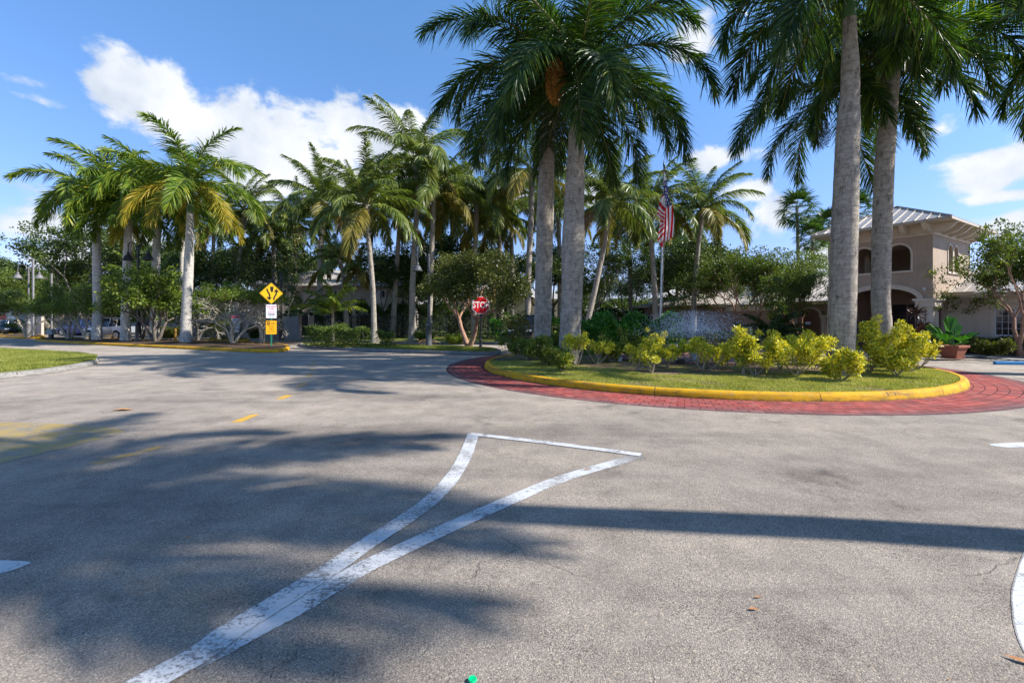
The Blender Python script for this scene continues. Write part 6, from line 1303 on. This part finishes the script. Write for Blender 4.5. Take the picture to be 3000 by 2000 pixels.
p = A(245, 980, 46); p.z = .005; car('parked_car', 'dark blue car just left of the silver SUV', 'car', p, R(-5), 4.6, 1.85, 1.55, M_bluec)
p = A(32, 975, 56); p.z = .13; car('parked_car', 'pale blue-grey sedan at the far left beyond the low hedge', 'car', p, 0, 4.7, 1.8, 1.5, M_greyc, False)
p = A(-22, 980, 48); p.z = .005; car('parked_car', 'black car nose cut by the left edge', 'car', p, R(180), 4.6, 1.85, 1.45, M_blackc, False)
p = A(1552, 985, 31.5); p.z = .13; car('parked_suv', 'black off-road vehicle half hidden behind the slimmer palm trunk', 'car', p, R(70), 4.4, 1.85, 1.8, M_blackc)
p = A(10, 965, 62); p.z = .13; vn = thing('delivery_van', 'white van with a red stripe and blue panel at the far left', 'van', p)
b = MB(); b.box(-3.2, 1.9, -1.0, 1.0, .5, 2.75); b.box(1.9, 2.9, -.95, .95, .5, 1.5); b.add([(1.9, -.95, 1.5), (2.8, -.95, 1.5), (2.2, -.9, 2.5), (1.9, -.9, 2.6), (1.9, .95, 1.5), (2.8, .95, 1.5), (2.2, .9, 2.5), (1.9, .9, 2.6)], [(0, 1, 2, 3), (7, 6, 5, 4), (0, 4, 5, 1), (1, 5, 6, 2), (2, 6, 7, 3)]); b.build('body', M_whitec, vn, local=True, bevel=.08)
b = MB(); b.box(-.4, 1.5, -1.012, -1.002, 1.45, 2.15); b.build('stripe', pm('red_van_stripe', (.60, .02, .03), None, rough=.4), vn, local=True); b = MB(); b.box(-2.9, -.42, -1.012, -1.002, 1.3, 2.4); b.build('panel', pm('blue_van_panel', (.03, .13, .40), None, rough=.4), vn, local=True)
for x in (-2.2, 2.1):
    for s_ in (-1, 1): q = MB(); M = Matrix.Translation((x, s_*.9, .38)) @ Matrix.Rotation(R(90), 4, 'X'); q.lathe([(.0001, -.12), (.34, -.12), (.38, -.08), (.38, .08), (.34, .12), (.0001, .12)], 20); q.v = [tuple(M @ Vector(v)) for v in q.v]; q.build('wheel', M_tyre, vn, local=True, smooth=40)

# ------------------------------------------------------------ walls, fence, far buildings
M_wall = pm('grey_beige_wall', (.30, .28, .265), (.24, .225, .21), 1.5, .9, .004, 50); M_wallc = pm('beige_wall', (.46, .40, .33), (.40, .34, .28), 1.5, .9)
def walling(name, lab, a, c, h, pillars=(), mat=M_wall):
    a, c = Vector(a).to_2d(), Vector(c).to_2d(); L = (c-a).length; rz = math.atan2((c-a).y, (c-a).x); o = thing(name, lab, 'wall', (a.x, a.y, .0), rz)
    b = MB(); b.box(0, L, -.1, .1, 0, h); b.build('wall_panel', mat, o, local=True); b = MB(); b.box(-.02, L+.02, -.15, .15, h+.001, h+.10); b.build('coping', M_trim, o, local=True, bevel=.015)
    for x in pillars: b = MB(); b.box(x-.32, x+.32, -.32, .32, 0, h+.28); b.box(x-.40, x+.40, -.40, .40, h+.281, h+.38); b.build('pillar', mat, o, local=True, bevel=.02)
    return o
walling('perimeter_wall', 'long grey wall with capped pillar behind the bare twig trees', A(590, 980, 42)[:2], A(878, 980, 37.5)[:2], 2.0, (.4, 5.0, 9.2))
walling('perimeter_wall', 'grey wall behind the silver SUV', A(420, 980, 47)[:2], A(585, 980, 44)[:2], 2.2, (.4,))
walling('gate_wall', 'pale gate wall among the clipped trees at the far left', A(85, 980, 46)[:2], A(125, 980, 45)[:2], 2.7, (1.2,), M_wallc)
def fence(name, lab, pts, h, post=2.4, group=None):
    base = Vector((pts[0][0], pts[0][1], .1)); o = thing(name, lab, 'fence', base, 0, group); k = MB(); rl = MB()
    for a, c in zip(pts[:-1], pts[1:]):
        a = Vector((a[0], a[1], .1)); c = Vector((c[0], c[1], .1)); L = (c-a).length; t_ = (c-a)/L; n = int(L/.13)
        for i in range(n): p = a+t_*(i+.5)*L/n; k.box(p.x-.011, p.x+.011, p.y-.011, p.y+.011, .16, .1+h)
        for z in (.3, h-.12, h): q = [a+Vector((0, 0, z)), c+Vector((0, 0, z))]; rl.tube(q, .02, 4)
        m_ = max(1, int(L/post))
        for i in range(m_+1): p = a+t_*i*L/m_; q = MB(); q.box(p.x-.04, p.x+.04, p.y-.04, p.y+.04, .05, h+.2); q.build('post', M_black, o)
    k.build('picket_panel', M_black, o); rl.build('rail', M_black, o)
fence('iron_fence', 'black iron picket fence in shade behind the clipped hedge', [A(925, 980, 35)[:2], A(1180, 980, 35.5)[:2], A(1430, 980, 36.5)[:2]], 1.75)
fence('iron_fence', 'black iron picket fence behind the roundabout and flagpole', [A(1600, 980, 38.5)[:2], A(1900, 980, 39)[:2], A(2210, 980, 36)[:2]], 1.7)
fence('iron_gate', 'black iron picket gate right of the capped pillar', [A(884, 990, 34)[:2], A(922, 990, 33)[:2]], 1.9)
M_groof = pm('grey_tile_roof', (.36, .33, .30), (.30, .275, .25), 1.5, .8, .03, 8)
def house(name, lab, c, rz, w_, d_, h, rh, wins, mat, roofm=M_groof, ov=.6, attic=None):
    o = thing(name, lab, 'building', c, rz); b = MB(); b.box(-w_/2, w_/2, -d_/2, d_/2, 0, h); b.build('wall', mat, o, local=True)
    bm_, bs = MB(), MB(); T = min(w_, d_)/2+ov; x, y = w_/2+ov, d_/2+ov; s_ = rh/T
    roofplane(bm_, bs, (-x, -y, h), (x, -y, h), (0, 1, s_), T, 1, 1, sp=.9, th=.12); roofplane(bm_, bs, (x, y, h), (-x, y, h), (0, -1, s_), T, 1, 1, sp=.9, th=.12); roofplane(bm_, bs, (-x, y, h), (-x, -y, h), (1, 0, s_), T, 1, 1, sp=.9, th=.12); roofplane(bm_, bs, (x, -y, h), (x, y, h), (-1, 0, s_), T, 1, 1, sp=.9, th=.12)
    rf = bm_.build('roof', roofm, o, local=True)
    for (xx, zz, ww, hh) in wins:
        q = MB(); q.box(xx-ww/2-.07, xx+ww/2+.07, -d_/2-.04, -d_/2+.02, zz-hh/2-.07, zz+hh/2+.07); f = q.build('window', M_wframe, o, local=True); q = MB(); q.box(xx-ww/2, xx+ww/2, -d_/2-.05, -d_/2-.041, zz-hh/2, zz+hh/2); q.build('pane', M_glass, f, local=True)
    return o, rf
c_ = A(1010, 970, 50); c_.z = 0; ho, rf = house('far_house', 'two-storey beige house with grey roof seen behind the coconut palms', c_, R(6), 15, 9, 5.0, 2.0, [(-5, 3.9, 1.1, 1.2), (0, 3.9, 1.1, 1.2), (4.5, 3.9, 1.1, 1.2), (-3, 1.4, 1.2, 1.3), (3, 1.4, 1.2, 1.3)], M_wallc)
b = MB(); b.prism([(-.75, 0), (.75, 0), (.75, 1.0), (-.75, 1.0)], -1.2, .3, M=Matrix.Translation((-2.6, -4.4, 5.0)) @ FX); b.build('dormer', M_wall, ho, local=True); q = MB(); 
for k in range(8): q.box(-3.2, -2.0, -4.76, -4.71, 5.08+k*.11, 5.13+k*.11)
q.build('louvre', M_wframe, ho, local=True)
for (px, Y, w_, h, lab, mt) in ((1450, 60, 9, 4.6, 'beige house glimpsed below the olive-green tree', M_wallc), (1560, 66, 10, 4.4, 'tan house between the roundabout palm trunks', M_wallc), (1990, 75, 9, 5.0, 'white house in the gap right of the flagpole', M_whitec), (1330, 64, 9, 3.6, 'grey-white house behind the street lamp', M_wall), (330, 76, 12, 4.8, 'grey house behind the silver SUV and palms', M_wall)):
    c_ = A(px, 970, Y); c_.z = 0; house('far_house', lab, c_, R(-8), w_, 7, h, 1.6, [(-2, h*.62, 1.1, 1.3), (1.6, h*.62, 1.1, 1.3)], mt)
# dry fronds on the verge, litter
rr = random.Random(8)
for k, (px, py, Y, L) in enumerate(((1290, 1003, 28.0, 1.3), (1325, 1003, 28.4, 1.2), (1265, 1001, 28.6, 1.1))):
    p = A(px, py, Y); p.z = .15; me = frond('coco', 24, -24, 2.0, 3+k % 2, M_dry, 60); o = link('fallen_frond', me, None, p); o.rotation_euler = (rr.uniform(-.3, .3), 0, R([200, 10, 150][k])); o.scale = (L/2, L/2, L/2)
    tagit(o, ['dry brown palm frond lying on the verge right of the grey lamp', 'rightmost dry palm frond lying on the verge', 'dry palm frond lying left of the grey lamp base'][k], 'fallen frond', 'dry fronds on the verge')
M_lit = pm('brown_dead_leaf', (.34, .12, .03), (.45, .22, .08), 20, .7); M_grn = pm('green_plastic', (.0, .45, .16), None, rough=.3)
for k, (px, py, s_, az_, mt, lab, nm, cat) in enumerate(((2222, 1752, .022, 10, M_lit, 'small orange dead leaf on the asphalt right of the white lines', 'dead_leaf', 'leaf'), (2210, 1788, .03, 0, M_lit, 'thin straw-like stalk on the asphalt', 'dead_leaf', 'leaf'), (2985, 1936, .05, 150, M_lit, 'curled yellow leaf at the lower right edge', 'dead_leaf', 'leaf'),
        (362, 1203, .16, 15, M_lit, 'brown dead frond piece on the road left of the yellow dashes', 'dead_leaf', 'leaf'), (552, 1576, .025, 0, M_lit, 'tiny reddish leaf on the shaded asphalt', 'dead_leaf', 'leaf'), (1720, 1376, .035, 40, M_lit, 'tiny orange leaf on the right white line', 'dead_leaf', 'leaf'), (2612, 1219, .03, 0, M_lit, 'dark pebble-like leaf on the red bricks', 'dead_leaf', 'leaf'))):
    p = G(px, py); b = MB(); n = 7; a = R(az_); d = Vector((math.cos(a), math.sin(a), 0)); e = Vector((-d.y, d.x, 0)); vs = []
    for i in range(n): f = i/(n-1); w_ = s_*.28*math.sin(math.pi*min(.97, f+.05)); c = d*(f-.5)*2*s_+Vector((0, 0, .008+.25*s_*(f-.5)**2))+e*.15*s_*math.sin(f*4); vs += [c-e*w_+Vector((0, 0, w_*.5)), c, c+e*w_+Vector((0, 0, w_*.5))]
    b.add(vs, [(3*i+j, 3*i+j+1, 3*i+4+j, 3*i+3+j) for i in range(n-1) for j in range(2)]); o = b.build(nm, mt, None, local=True, smooth=60); o.location = p; tagit(o, lab, cat)
p = G(1384, 1996); b = MB(); b.lathe([(.0001, .004), (.016, .004), (.02, .010), (.017, .016), (.0001, .012)], 14); o = b.build('bottle_cap', M_grn, None, local=True, smooth=40); o.location = p; tagit(o, 'bright green plastic cap at the bottom edge of the asphalt', 'bottle cap')
# clean up any unnamed leftovers; report duplicate labels
seen = {}
for o in bpy.data.objects:
    if o.parent is None and 'label' in o:
        if o['label'] in seen: print('DUP', o['label'])
        seen[o['label']] = 1
